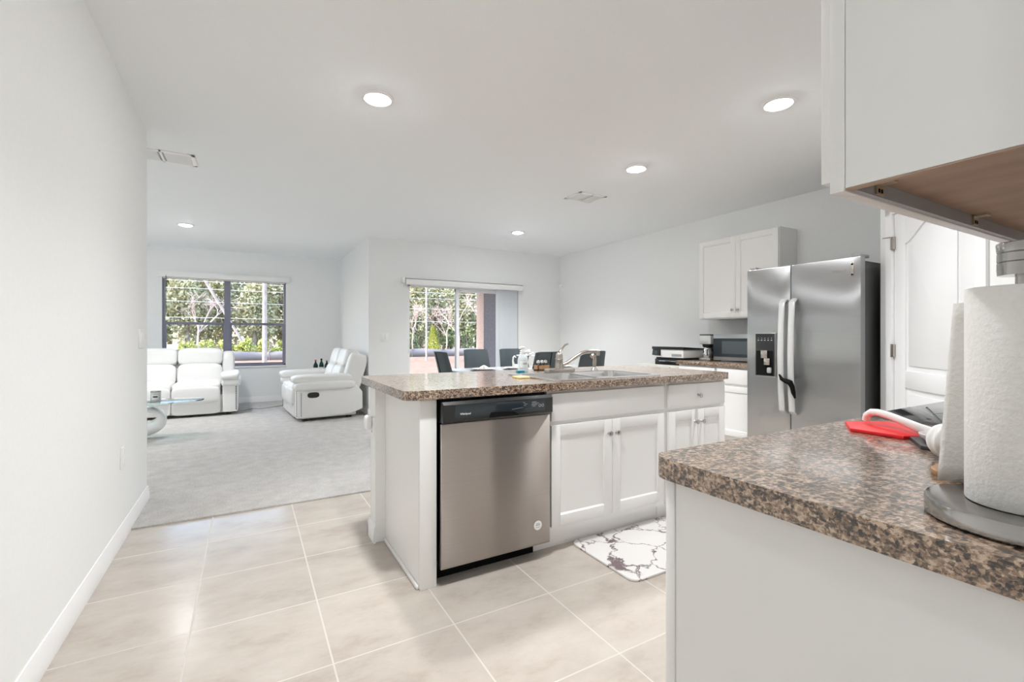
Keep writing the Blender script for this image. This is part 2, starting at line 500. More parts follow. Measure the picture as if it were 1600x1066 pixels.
# corner pantry: a return wall beside the fridge, then the diagonal wall with its door
P0 = Vector((4.20, 1.69, 0)); dd = Vector((-1, -1, 0)).normalized(); nn = Vector((-1, 1, 0)).normalized()
def dpt(s, o=0.0, z=0.0):
    p = P0 + dd * s + nn * o; return (p.x, p.y, z)
SD0, SD1, DH = 0.195, 1.06, 2.04
SE = 1.40
def dslab(mb, s0, s1, o0, o1, z0, z1, bev=0.0):
    poly = [dpt(s0, o0)[:2], dpt(s1, o0)[:2], dpt(s1, o1)[:2], dpt(s0, o1)[:2]]
    return mb.prism(poly, z0, z1, bev=bev)
b = MB(); dslab(b, 0.0, SD0, -0.11, 0, 0, CH); dslab(b, SD1, SE, -0.11, 0, 0, CH); dslab(b, SD0, SD1, -0.11, 0, DH, CH)
b.box(P0.x, P0.y - 0.11, 0, WR, P0.y, CH)
pe = dpt(SE)
b.box(pe[0], YN, 0, pe[0] + 0.11, pe[1], CH)
struct('wall_pantry', b, M['wall'])
struct('wall_near', MB().box(0.70, YN - T, 0, WR, YN, CH), M['wall'])
struct('wall_hall', MB().box(WL - T, -3.1, 0, 0.82, -3.0, CH), M['wall'])
struct('wall_hall_right', MB().box(0.70, -3.0, 0, 0.82, YN - T, CH), M['wall'])
# half wall behind the island
struct('wall_island', MB().box(0.62, 2.64, 0, 2.86, 2.76, 0.87), M['wall'])
# baseboards
def bboard(name, x0, y0, x1, y1, nx, ny, z=0.0, h=0.10, t=0.013):
    d = Vector((x1 - x0, y1 - y0, 0)); Ln = d.length; d.normalize(); n = Vector((nx, ny, 0))
    prof = [(0, 0), (t, 0), (t, h * 0.55), (t * 0.8, h * 0.62), (t * 0.8, h * 0.82), (t * 0.45, h * 0.93), (t * 0.35, h), (0, h)]
    mb = MB()
    Mx = Matrix(((n.x, 0, d.x, x0), (n.y, 0, d.y, y0), (0, 1, 0, z), (0, 0, 0, 1)))
    mb.prism(prof, 0, Ln, 'z', M=Mx)
    return struct(name, mb, M['trim'])
bboard('baseboard_left', WL, -3.0, WL, 4.133, 1, 0)
bboard('baseboard_living_far', LRX, YL, XJ, YL, 0, -1, 0.01)
bboard('baseboard_living_right', XJ, YD - 0.013, XJ, YL, -1, 0, 0.01)
bboard('baseboard_dining', XJ - 0.013, YD - 0.001, DX0 - 0.02, YD - 0.001, 0, -1, 0.01)
bboard('baseboard_right', WR, 3.75, WR, YD, -1, 0)
bboard('baseboard_island', 0.62, 2.627, 0.62, 2.773, -1, 0)
bboard('baseboard_island_back', 0.607, 2.76, 2.86, 2.76, 0, 1)

# living room window: two double hung units
wt = thing('window_1', '', '', ((WX0 + WX1) / 2, YL + 0.05, WZ0)); del wt['label']; del wt['category']; wt['kind'] = 'structure'
XM = (WX0 + WX1) / 2
fr = MB(); y0, y1 = YL + 0.035, YL + 0.085
fw = 0.035
fr.box(WX0, y0, WZ0, WX0 + fw, y1, WZ1).box(WX1 - fw, y0, WZ0, WX1, y1, WZ1).box(WX0, y0, WZ0, WX1, y1, WZ0 + fw).box(WX0, y0, WZ1 - fw, WX1, y1, WZ1)
fr.box(XM - 0.045, y0 - 0.01, WZ0, XM + 0.045, y1, WZ1)
build('window_frame', fr, M['frame'], wt)
for (a, b_) in ((WX0 + fw, XM - 0.045), (XM + 0.045, WX1 - fw)):
    sx = MB(); zm = 1.385
    sx.box(a, y0 + 0.004, zm - 0.03, b_, y1 - 0.004, zm + 0.012, 0.002)
    sx.box(a, y0 + 0.008, WZ0 + fw, a + 0.018, y1 - 0.01, zm).box(b_ - 0.018, y0 + 0.008, WZ0 + fw, b_, y1 - 0.01, zm).box(a, y0 + 0.008, WZ0 + fw, b_, y1 - 0.01, WZ0 + fw + 0.025)
    build('sash', sx, M['frame'], wt)
    build('pane', MB().box(a, YL + 0.058, WZ0 + fw, b_, YL + 0.062, WZ1 - fw), M['pane'], wt)
build('window_sill', MB().box(WX0 - 0.0, YL - 0.02, WZ0 - 0.02, WX1 + 0.0, YL + 0.035, WZ0 + 0.004, 0.003), M['trim'], wt)
# blind pulled up over the window
bt = thing('window_blind', 'white horizontal blind raised under its valance over the living room window', 'blind', (XM, YL - 0.03, WZ1 - 0.03))
build('valance', MB().box(WX0 - 0.05, YL - 0.065, WZ1 - 0.02, WX1 + 0.05, YL - 0.002, WZ1 + 0.075, 0.004), M['white'], bt)
sl = MB()
for k in range(3):
    sl.box(WX0 + 0.02, YL - 0.06, WZ1 - 0.030 - 0.005 * k, WX1 - 0.02, YL - 0.012, WZ1 - 0.027 - 0.005 * k)
build('slat_stack', sl, M['white'], bt)
build('pull_cord', MB().tube([(WX0 + 0.06, YL - 0.066, WZ1), (WX0 + 0.06, YL - 0.066, WZ1 - 0.62)], 0.004, 6), M['void'], bt)

# sliding glass door
dt = thing('door_1', '', '', ((DX0 + DX1) / 2, YD + 0.05, 0)); del dt['label']; del dt['category']; dt['kind'] = 'structure'
fr = MB(); y0, y1 = YD + 0.02, YD + 0.11
fr.box(DX0, y0, 0, DX0 + 0.03, y1, DZ1).box(DX1 - 0.03, y0, 0, DX1, y1, DZ1).box(DX0, y0, DZ1 - 0.035, DX1, y1, DZ1).box(DX0, y0, 0, DX1, y1, 0.03)
build('door_frame', fr, M['trim'], dt)
XS = 2.93
for k, (a, b_, yy) in enumerate(((DX0 + 0.005, XS + 0.025, YD + 0.035), (XS - 0.025, DX1 - 0.005, YD + 0.075))):
    sp = MB(); q = 0.035
    zt = DZ1 - 0.02 if k == 0 else DZ1 - 0.03
    sp.box(a, yy, 0.02, a + (0.02 if k == 0 else 0.05), yy + 0.03, zt, 0.002).box(b_ - 0.05, yy, 0.02, b_, yy + 0.03, zt, 0.002)
    sp.box(a, yy, zt - (0.02 if k == 0 else 0.05), b_, yy + 0.03, zt, 0.002).box(a, yy, 0.02, b_, yy + 0.03, 0.09, 0.002)
    o = build('sliding_panel', sp, M['trim'], dt)
    build('pane', MB().box(a + 0.01, yy + 0.013, 0.05, b_ - 0.03, yy + 0.017, zt - 0.01), M['pane'], o)
build('handle', MB().tube([(DX0 + 0.012, YD + 0.03, 0.9), (DX0 + 0.012, YD + 0.0, 0.93), (DX0 + 0.012, YD + 0.0, 1.1), (DX0 + 0.012, YD + 0.03, 1.13)], 0.008, 8), M['white'], dt)
# vertical blind drawn to the right
vb = thing('vertical_blind', 'white vertical blind stacked at the right of the sliding glass door', 'blind', (3.0, YD - 0.06, DZ1))
build('valance', MB().box(2.03, YD - 0.115, 1.935, 4.06, YD - 0.105, 2.03, 0.002).box(2.03, YD - 0.115, 2.02, 4.06, YD - 0.004, 2.03).box(2.03, YD - 0.115, 1.935, 2.038, YD - 0.004, 2.03), M['white'], vb)
build('valance_clip', MB().box(2.0, YD - 0.12, 1.955, 2.028, YD - 0.004, 2.045, 0.006), M['white'], vb)
build('rail', MB().box(2.06, YD - 0.085, 1.975, 4.03, YD - 0.045, 2.012), M['trim'], vb)
for k in range(12):
    x = 3.61 + k * 0.030
    Mx = Matrix.Translation((x, YD - 0.066, 0)) @ Matrix.Rotation(R(-48 + 4 * math.sin(k * 1.7)), 4, 'Z')
    build('vane', MB().prism([(-0.042, -0.002), (-0.02, 0.004), (0.02, 0.004), (0.042, -0.002), (0.042, -0.001), (0.02, 0.0052), (-0.02, 0.0052), (-0.042, -0.001)], 0.03, 1.973, M=Mx), M['vane'], vb)
build('wand', MB().cyl((3.965, YD - 0.108, 0.72), (3.965, YD - 0.108, 1.93), 0.006, seg=8), M['greyp'], vb)

# pantry door (diagonal)
pt = thing('door_2', '', '', dpt((SD0 + SD1) / 2)); del pt['label']; del pt['category']; pt['kind'] = 'structure'
cs = MB()
dslab(cs, SD0 - 0.085, SD0, -0.002, 0.016, 0, DH + 0.085, 0.004); dslab(cs, SD1, SD1 + 0.085, -0.002, 0.016, 0, DH + 0.085, 0.004)
dslab(cs, SD0 - 0.085, SD1 + 0.085, -0.002, 0.016, DH, DH + 0.085, 0.004)
build('door_casing', cs, M['trim'], pt)
Dm = Matrix(((dd.x, nn.x, 0, P0.x), (dd.y, nn.y, 0, P0.y), (0, 0, 1, 0), (0, 0, 0, 1)))   # local x along the wall, y out of it
ds = MB()
s0, s1 = SD0 + 0.004, SD1 - 0.004
ds.box(s0, -0.04, 0.012, s1, -0.010, DH - 0.004, M=Dm)
pa, pb = s0 + 0.14, s1 - 0.14
def arch(x0, x1, z0, z1, rise, n=14):
    pts = [(x0, z0), (x1, z0)]
    for i in range(n + 1):
        t = 1 - i / n
        pts.append((x0 + (x1 - x0) * t, z1 - rise + rise * (0.5 - 0.5 * math.cos(2 * PI * t)) ** 0.8))
    return pts
# stiles, rails raised around the two panels
ds.box(s0, -0.012, 0.012, pa, 0.0, DH - 0.004, 0.002, M=Dm).box(pb, -0.012, 0.012, s1, 0.0, DH - 0.004, 0.002, M=Dm)
ds.box(pa, -0.012, 0.012, pb, 0.0, 0.20, 0.002, M=Dm).box(pa, -0.012, 0.80, pb, 0.0, 0.92, 0.002, M=Dm)
top = [(pa, DH - 0.004), (pa, 1.80)] + [(pa + (pb - pa) * i / 16, 1.80 + 0.11 * (0.5 - 0.5 * math.cos(2 * PI * i / 16)) ** 0.8) for i in range(1, 16)] + [(pb, 1.80), (pb, DH - 0.004)]
ds.prism([(p[0], p[1]) for p in reversed(top)], -0.012, 0.0, 'y', M=Dm)
build('door_slab', ds, M['doorpaint'], pt)
dp = MB()
dp.prism(arch(pa + 0.035, pb - 0.035, 0.955, 1.87, 0.10), -0.011, -0.003, 'y', bev=0.004, M=Dm)
dp.box(pa + 0.035, -0.011, 0.235, pb - 0.035, -0.003, 0.765, 0.004, M=Dm)
build('raised_panel', dp, M['doorpaint'], pt)
for z in (0.24, 1.055, 1.83):
    hg = MB(); hg.box(s0 - 0.006, -0.004, z - 0.045, s0 + 0.022, 0.018, z + 0.045, 0.001, M=Dm)
    hg.tube([Dm @ Vector((s0 - 0.002, 0.019, z - 0.047)), Dm @ Vector((s0 - 0.002, 0.019, z + 0.047))], 0.006, 8)
    if z > 1.5:
        hg.tube([Dm @ Vector((s0 - 0.002, 0.022, z + 0.045)), Dm @ Vector((s0 - 0.06, 0.045, z + 0.05))], 0.004, 6)
    build('hinge', hg, M['nickel'], pt)
build('knob', MB().cyl(Dm @ Vector((s1 - 0.06, 0.0, 0.93)), Dm @ Vector((s1 - 0.06, 0.04, 0.93)), 0.012).ball(tuple(Dm @ Vector((s1 - 0.06, 0.055, 0.93))), 0.027, 16), M['nickel'], pt)

# ================================================================ LAMPS AND VENTS
def downlight(x, y, label, watts=1.0):
    t = thing('recessed_light', label, 'ceiling light', (x, y, CH), 'recessed ceiling lights')
    build('trim_ring', MB().lathe([(0.066, -0.004), (0.070, -0.010), (0.080, -0.013), (0.094, -0.008), (0.097, 0.0), (0.066, 0.0)], (x, y, CH), 40), M['white'], t)
    build('lens', MB().lathe([(0.0, -0.026), (0.025, -0.0245), (0.045, -0.020), (0.058, -0.013), (0.066, -0.004)], (x, y, CH), 40), M['lamp'], t)
    ld = bpy.data.lights.new('downlight_beam', 'SPOT'); ld.energy = LAMP_WATTS * watts; ld.color = LAMP_COLOR
    ld.spot_size = R(128); ld.spot_blend = 1.0; ld.shadow_soft_size = 0.06
    lo = bpy.data.objects.new('downlight_beam', ld); COL.objects.link(lo); lo.parent = t; lo.location = (0, 0, -0.035)
downlight(0.686, 2.861, 'recessed round ceiling light above the near left corner of the island', 0.75)
downlight(2.87, 1.69, 'recessed ceiling light nearest the big wall cabinet at the right', 0.65)
downlight(2.913, 2.952, 'recessed ceiling light beside the ceiling vent above the island', 1.5)
downlight(-0.704, 7.323, 'recessed ceiling light above the living room sofas', 0.95)
downlight(3.263, 5.575, 'recessed ceiling light above the dining table', 2.1)
downlight(0.75, 1.45, 'added unseen fill light over the kitchen aisle above the camera', 0.80)  # added out of view to fill the foreground counter
downlight(0.05, -1.3, 'added unseen fill light in the hallway behind the camera', 0.35)  # unseen can, added as fill from behind the viewpoint
downlight(-2.7, 7.32, 'added unseen fill light above the hidden left half of the sofa', 0.90)  # added can, out of sight, brightens the living room
downlight(-2.7, 5.2, 'added unseen fill light behind the end of the left wall', 1.20)  # also added unseen, more fill for the living room
def vent(cx, cy, lx, ly, rot, label, nsl):
    t = thing('ceiling_vent', label, 'vent', (cx, cy, CH))
    Mx = Matrix.Translation((cx, cy, CH)) @ Matrix.Rotation(rot, 4, 'Z')
    hx, hy = lx / 2, ly / 2; w = 0.03
    f = MB()
    for bx in ((-hx, -hy, hx, -hy + w), (-hx, hy - w, hx, hy), (-hx, -hy, -hx + w, hy), (hx - w, -hy, hx, hy), (-0.008, -hy, 0.008, hy)):
        f.box(bx[0], bx[1], -0.009, bx[2], bx[3], 0.0, 0.002, M=Mx)
    build('frame', f, M['white'], t)
    build('duct_opening', MB().box(-hx + w, -hy + w, -0.003, hx - w, hy - w, -0.001, M=Mx), M['greyp'], t)
    for sgn in (-1, 1):
        s_ = MB()
        for k in range(nsl):
            y = -hy + w + (2 * hy - 2 * w) * (k + 0.5) / nsl
            s_.box(sgn * hx / 2 - (hx - w) / 2 + 0.006, y - 0.008, -0.008, sgn * hx / 2 + (hx - w) / 2 - 0.006, y + 0.004, -0.006, M=Mx @ Matrix.Rotation(0, 4, 'X'))
        build('louver', s_, M['white'], t)
vent(-0.60, 4.63, 0.46, 0.28, 0.0, 'white ceiling vent just past the end of the left wall', 12)
vent(3.06, 3.83, 0.35, 0.27, 0.0, 'white square ceiling vent in front of the dining area', 12)

# ================================================================ ISLAND
def rounded(x0, y0, x1, y1, r, n=6, corners='abcd'):
    pts = []
    for key, cx, cy, a0 in (('a', x0, y0, PI), ('b', x1, y0, 1.5 * PI), ('c', x1, y1, 0), ('d', x0, y1, 0.5 * PI)):
        if key in corners:
            ox = cx + (r if cx == x0 else -r); oy = cy + (r if cy == y0 else -r)
            for i in range(n + 1):
                a = a0 + (PI / 2) * i / n
                pts.append((ox + r * math.cos(a), oy + r * math.sin(a)))
        else: pts.append((cx, cy))
    return pts
SX0, SX1, SY0, SY1 = 1.44, 2.262, 2.055, 2.615
CT = 0.912
def top_with_hole(poly, hole, z0, z1):
    mb = MB()
    bm = mb.bm
    for z in (z0, z1):
        o = [bm.verts.new((p[0], p[1], z)) for p in poly]; h = [bm.verts.new((p[0], p[1], z)) for p in hole]
        es = [bm.edges.new((o[i], o[(i + 1) % len(o)])) for i in range(len(o))] + [bm.edges.new((h[i], h[(i + 1) % len(h)])) for i in range(len(h))]
        bmesh.ops.triangle_fill(bm, use_beauty=True, use_dissolve=False, edges=es)
        if z == z0: lo, lh = o, h
        else: hi, hh = o, h
    for a, b_ in ((lo, hi), (lh, hh)):
        n = len(a)
        for i in range(n): bm.faces.new((a[i], a[(i + 1) % n], b_[(i + 1) % n], b_[i]))
    return mb
poly = rounded(0.60, 2.005, 2.865, 2.96, 0.06)
tb = top_with_hole(poly, rounded(SX0 + 0.03, SY0 + 0.03, SX1 - 0.03, SY1 - 0.03, 0.05), CT - 0.042, CT)
single('countertop', tb, M['lam'], 'brown speckled laminate worktop on the kitchen island, with the sink set in', 'countertop', (1.7, 2.48, CT - 0.042))

# end panel at the left of the dishwasher
ep = thing('cabinet_end_panel', 'tall white end panel closing the island left of the dishwasher', 'panel', (0.70, 2.3, 0))
build('panel', MB().box(0.677, 2.035, 0.0, 0.757, 2.055, CT - 0.043, 0.002).box(0.677, 2.055, 0.0, 0.695, 2.638, CT - 0.043), M['cab'], ep)
build('shoe_moulding', MB().box(0.665, 2.05, 0.0, 0.677, 2.638, 0.022, 0.005), M['cab'], ep)

def shaker(mb, x0, z0, x1, z1, y, t=0.019, rail=0.058, M_=None):
    # front faces -y, back plane at y
    mb.box(x0, y - t, z0, x0 + rail, y, z1, 0.0015, M=M_).box(x1 - rail, y - t, z0, x1, y, z1, 0.0015, M=M_)
    mb.box(x0 + rail, y - t, z0, x1 - rail, y, z0 + rail, 0.0015, M=M_).box(x0 + rail, y - t, z1 - rail, x1 - rail, y, z1, 0.0015, M=M_)
    mb.box(x0 + rail - 0.001, y - t + 0.009, z0 + rail - 0.001, x1 - rail + 0.001, y, z1 - rail + 0.001, M=M_)
    # sloped inner lip
    a, b_, c_, d_ = x0 + rail, x1 - rail, z0 + rail, z1 - rail; k = 0.007
    for pl, ax, r0, r1 in (((( y - t, c_), (y - t + 0.009, c_), (y - t + 0.009, c_ + k)), 'x', a, b_), (((y - t, d_), (y - t + 0.009, d_ - k), (y - t + 0.009, d_)), 'x', a, b_)):
        mb.prism([(p[0], p[1]) for p in pl], r0, r1, ax, M=M_)
def knob_mb(p, n):
    p = Vector(p); n = Vector(n)
    q = Matrix.Translation(p) @ n.to_track_quat('Z', 'Y').to_matrix().to_4x4()
    return MB().lathe([(0, 0), (0.009, 0), (0.0065, 0.004), (0.005, 0.012), (0.010, 0.017), (0.0145, 0.021), (0.0145, 0.025), (0.009, 0.0285), (0, 0.029)], (0, 0, 0), 18, M=q)
YF = 2.049   # face frame plane of the island cabinets
def base_cabinet(x0, x1, label, drawer_knob, kick0=None):
    t = thing('base_cabinet', label, 'cabinet', ((x0 + x1) / 2, 2.35, 0))
    bd = MB(); zb = CT - 0.043
    bd.box(x0, YF, 0.105, x1, 2.638, 0.70 if not drawer_knob else zb)
    if not drawer_knob:
        bd.box(x0, YF, 0.70, x1, YF + 0.004, zb).box(x0, YF + 0.004, 0.70, x0 + 0.016, 2.638, zb).box(x1 - 0.016, YF + 0.004, 0.70, x1, 2.638, zb)
    build('body', bd, M['cab'], t)
    build('toe_kick', MB().box(x0 if kick0 is None else kick0, 2.112, 0, x1, 2.13, 0.105), M['cab'], t)
    dx0, dx1 = x0 + 0.018, x1 - 0.018
    df = build('drawer_front', MB().box(dx0, YF - 0.019, 0.705, dx1, YF, 0.852, 0.003), M['cab'], t)
    if drawer_knob: build('knob', knob_mb(((dx0 + dx1) / 2, YF - 0.019, 0.775), (0, -1, 0)), M['nickel'], df)
    xm = (dx0 + dx1) / 2
    for sgn, (a, b_) in ((1, (dx0, xm - 0.0015)), (-1, (xm + 0.0015, dx1))):
        d = MB(); shaker(d, a, 0.142, b_, 0.683, YF)
        o = build('door', d, M['cab'], t)
        kx = b_ - 0.028 if sgn == 1 else a + 0.028
        build('knob', knob_mb((kx, YF - 0.019, 0.605), (0, -1, 0)), M['nickel'], o)
    return t
base_cabinet(1.378, 2.258, 'white sink base cabinet with a plain false front and two panel doors', False, kick0=1.33)
base_cabinet(2.262, 2.84, 'narrow white base cabinet with one drawer over two doors at the island right end', True)

# dishwasher
dw = thing('dishwasher', 'stainless dishwasher with black control panel set into the island', 'dishwasher', (1.07, 2.3, 0))
dl, dr = 0.766, 1.374
build('tub', MB().box(dl + 0.004, 2.06, 0.11, dr - 0.004, 2.62, 0.862), M['blackm'], dw)
pdr = MB(); pdr.box(dl + 0.003, 2.008, 0.09, dr - 0.003, 2.06, 0.752, 0.004)
pdr.box(dl + 0.003, 2.012, 0.082, dr - 0.003, 2.05, 0.092)
o = build('door', pdr, M['dw_steel'], dw)
# round sticker with print lines
st = MB(); Mx = Matrix.Translation((1.295, 2.0078, 0.185)) @ Matrix.Rotation(PI / 2, 4, 'X')
st.lathe([(0, 0.0004), (0.024, 0.0004), (0.024, 0)], (0, 0, 0), 28, M=Mx)
st.m(1)
for zz, ww in ((0.010, 0.011), (0.005, 0.014), (0.0, 0.014), (-0.010, 0.015)):
    st.box(1.295 - ww, 2.0068, 0.185 + zz - 0.0012, 1.295 + ww, 2.0073, 0.185 + zz + 0.0012)
s_o = build('sticker', st, [M['white'], M['greyp']], o); s_o['label'] = 'round white sticker'
cp = MB()
prof = [(2.06, 0.757), (1.992, 0.757), (1.982, 0.768), (1.982, 0.842), (1.997, 0.855), (2.06, 0.855)]
cp.prism(prof, dl + 0.003, dr - 0.003, 'x', bev=0.004)
o = build('control_panel', cp, M['black'], dw); o['label'] = 'glossy black control panel'
ins = MB(); ins.box(dl + 0.06, 1.9805, 0.778, dr - 0.05, 1.983, 0.838, 0.001)
build('control_window', ins, M['screen'], o)
hp = MB(); hp.prism([(dl + 0.235, 0.768), (dl + 0.40, 0.768), (dl + 0.372, 0.788), (dl + 0.245, 0.792)], 1.9792, 1.983, 'y')
build('handle_pocket', hp, M['void'], o)
mk = MB()
Tm = lambda x, z, y=1.9800: Matrix.Translation((x, y, z)) @ Matrix.Rotation(PI / 2, 4, 'X')
mk.text('Whirlpool', 0.013, Tm(dl + 0.112, 0.797))
build('badge', mk, M['white'], o)
for cl in (((0.425, 0.010), (0.432, 0.018), (0.428, 0.012)), ((0.475, 0.028), (0.475, 0.042), (0.472, 0.036), (0.478, 0.020))):
    mk = MB()
    for i, (x, w) in enumerate(cl): mk.box(dl + x, 1.9796, 0.825 - i * 0.007, dl + x + w, 1.9802, 0.827 - i * 0.007)
    build('cycle_print', mk, M['greyp'], o)
for cx_ in (0.523, 0.541):
    build('dial_mark', MB().lathe([(0.005, 0), (0.005, 0.0006), (0.0075, 0.0006), (0.0075, 0)], (0, 0, 0), 16, M=Tm(dl + cx_, 0.806, 1.9803)), M['greyp'], o)
mk = MB()
mk.prism([(dl + 0.36, 0.797), (dl + 0.425, 0.803), (dl + 0.425, 0.8042), (dl + 0.36, 0.7982)], 1.9796, 1.9802, 'y')
build('underline_mark', mk, M['greyp'], o)
build('toe_kick', MB().box(dl, 2.105, 0.0, 1.327, 2.12, 0.085).box(dl, 2.06, 0.1055, dr, 2.10, 0.11), M['void'], dw)

# sink
sk = thing('sink', 'stainless double bowl sink set into the island worktop', 'sink', (1.85, 2.335, CT - 0.04))
rim = top_with_hole(rounded(SX0, SY0, SX1, SY1, 0.05), rounded(SX0 + 0.035, SY0 + 0.035, SX1 - 0.035, SY1 - 0.10, 0.06), CT + 0.001, CT + 0.007)
rim.box(1.836, SY0 + 0.03, CT - 0.01, 1.866, SY1 - 0.095, CT + 0.005, 0.004)
build('rim', rim, M['sinksteel'], sk)
for (a, b_) in ((SX0 + 0.035, 1.838), (1.864, SX1 - 0.035)):
    bw = MB(); q0, q1 = SY0 + 0.035, SY1 - 0.10
    lv = [(0.0, CT + 0.003), (0.004, CT - 0.02), (0.012, CT - 0.14), (0.03, CT - 0.165), (0.06, CT - 0.17)]
    rings = []
    for ins_, z in lv:
        pp = rounded(a + ins_, q0 + ins_, b_ - ins_, q1 - ins_, 0.06)
        rings.append([bw.bm.verts.new((p[0], p[1], z)) for p in pp])
    for r0, r1 in zip(rings[:-1], rings[1:]):
        n = len(r0)
        for i in range(n): bw.bm.faces.new((r0[i], r0[(i + 1) % n], r1[(i + 1) % n], r1[i]))
    bw.bm.faces.new(rings[-1])
    bo = build('bowl', bw, M['sinksteel'], sk)
    build('drain', MB().lathe([(0, 0.003), (0.03, 0.003), (0.045, 0.005), (0.05, 0.001)], ((a + b_) / 2, (q0 + q1) / 2, CT - 0.170), 24), M['chrome'], bo)

# faucet on the rear ledge
fx, fy, fz = 1.825, 2.565, CT + 0.007
fa = thing('faucet', 'brushed nickel kitchen faucet with a long swivel spout behind the sink', 'faucet', (fx, fy, fz))
build('deck_plate', MB().prism(rounded(fx - 0.115, fy - 0.03, fx + 0.125, fy + 0.03, 0.028), fz, fz + 0.022, bev=0.006), M['nickel'], fa)
build('body', MB().lathe([(0.0, 0.0), (0.029, 0.0), (0.027, 0.03), (0.025, 0.06), (0.027, 0.066), (0.024, 0.072), (0.024, 0.088), (0.021, 0.10), (0.014, 0.110), (0, 0.113)], (fx, fy, fz + 0.020), 28), M['nickel'], fa)
lv = [(fx, fy, fz + 0.130), (fx + 0.012, fy + 0.005, fz + 0.140), (fx + 0.035, fy + 0.008, fz + 0.160), (fx + 0.055, fy + 0.008, fz + 0.180), (fx + 0.078, fy + 0.004, fz + 0.188)]
build('lever', MB().tube(lv, [0.010, 0.008, 0.0065, 0.007, 0.0045], 10), M['nickel'], fa)
sp = []
ctrl = [(0.018, -0.004, 0.045), (0.055, -0.022, 0.060), (0.10, -0.05, 0.098), (0.135, -0.07, 0.125), (0.165, -0.085, 0.135), (0.215, -0.105, 0.136), (0.245, -0.12, 0.134)]
for p in ctrl: sp.append((fx + p[0], fy + p[1], fz + p[2]))
spo = build('spout', MB().tube(sp, [0.014, 0.014, 0.0135, 0.013, 0.0125, 0.012, 0.012], 14), M['nickel'], fa)
build('aerator', MB().cyl((fx + 0.238, fy - 0.117, fz + 0.14), (fx + 0.238, fy - 0.117, fz + 0.108), 0.014, 0.013, 18), M['nickel'], spo)
sx_, sy_ = 2.13, 2.565
ss = thing('side_sprayer', 'nickel side sprayer standing on the sink ledge right of the faucet', 'sprayer', (sx_, sy_, fz))
build('base', MB().lathe([(0, 0), (0.025, 0), (0.022, 0.008), (0.013, 0.018), (0.012, 0.024), (0, 0.024)], (sx_, sy_, fz), 20), M['nickel'], ss)
build('head', MB().tube([(sx_, sy_, fz + 0.022), (sx_, sy_, fz + 0.05), (sx_ + 0.002, sy_, fz + 0.075), (sx_ - 0.003, sy_, fz + 0.095), (sx_ - 0.018, sy_ - 0.004, fz + 0.104), (sx_ - 0.034, sy_ - 0.008, fz + 0.097)], [0.011, 0.014, 0.014, 0.015, 0.014, 0.013], 14), M['nickel'], ss)

# things standing on the island
bx_, by_ = 1.62, 2.70
sb = thing('soap_bottle', 'clear hand soap bottle with white pump left of the faucet', 'soap bottle', (bx_, by_, CT))
build('bottle_body', MB().lathe([(0, 0), (0.032, 0.0), (0.036, 0.005), (0.036, 0.085), (0.030, 0.108), (0.016, 0.122), (0.014, 0.132), (0, 0.132)], (bx_, by_, CT), 24), M['frost'], sb)
build('soap_fill', MB().lathe([(0, 0.002), (0.0355, 0.003), (0.0355, 0.012), (0, 0.012)], (bx_, by_, CT), 24), M['teal'], sb)
lb = MB()
lb.grid(lambda u, v: Vector((bx_ + 0.0368 * math.cos(-2.6 + 1.7 * u), by_ + 0.0368 * math.sin(-2.6 + 1.7 * u), CT + 0.034 + 0.045 * v)), 10, 2)
lo_ = build('label', lb, M['white'], sb)
lb = MB()
for zz in (0.056, 0.061, 0.066):
    lb.grid(lambda u, v: Vector((bx_ + 0.0371 * math.cos(-2.1 + 0.8 * u), by_ + 0.0371 * math.sin(-2.1 + 0.8 * u), CT + zz + 0.003 * v)), 6, 2)
build('label_print', lb, M['greyp'], lo_)
build('pump', MB().cyl((bx_, by_, CT + 0.13), (bx_, by_, CT + 0.145), 0.016, 0.016, 18).cyl((bx_, by_, CT + 0.145), (bx_, by_, CT + 0.165), 0.005, 0.005, 8)
      .tube([(bx_ + 0.012, by_, CT + 0.168), (bx_, by_, CT + 0.170), (bx_ - 0.022, by_ - 0.004, CT + 0.168), (bx_ - 0.032, by_ - 0.006, CT + 0.160)], [0.008, 0.009, 0.006, 0.004], 8), M['white'], sb)
single('scrub_pad', MB().box(1.54, 2.625, CT, 1.592, 2.66, CT + 0.02, 0.006), M['teal'], 'small teal scrubber lying in front of the soap bottle', 'scrubber', (1.566, 2.64, CT))
single('sponge', MB().box(1.365, 2.30, CT, 1.432, 2.40, CT + 0.010, 0.003), M['yellow'], 'thin yellow sponge lying on the worktop beside the sink', 'sponge', (1.40, 2.35, CT))
cx_, cy_ = 1.86, 2.83
cd = thing('condiment_caddy', 'small brown wooden caddy on the island beside the faucet', 'caddy', (cx_, cy_, CT))
build('tray', MB().box(cx_ - 0.052, cy_ - 0.03, CT, cx_ + 0.052, cy_ + 0.03, CT + 0.006).box(cx_ - 0.052, cy_ - 0.03, CT, cx_ + 0.052, cy_ - 0.025, CT + 0.036).box(cx_ - 0.052, cy_ + 0.025, CT, cx_ + 0.052, cy_ + 0.03, CT + 0.036)
      .box(cx_ - 0.052, cy_ - 0.03, CT, cx_ - 0.047, cy_ + 0.03, CT + 0.036).box(cx_ + 0.047, cy_ - 0.03, CT, cx_ + 0.052, cy_ + 0.03, CT + 0.036), M['tanwood'], cd)
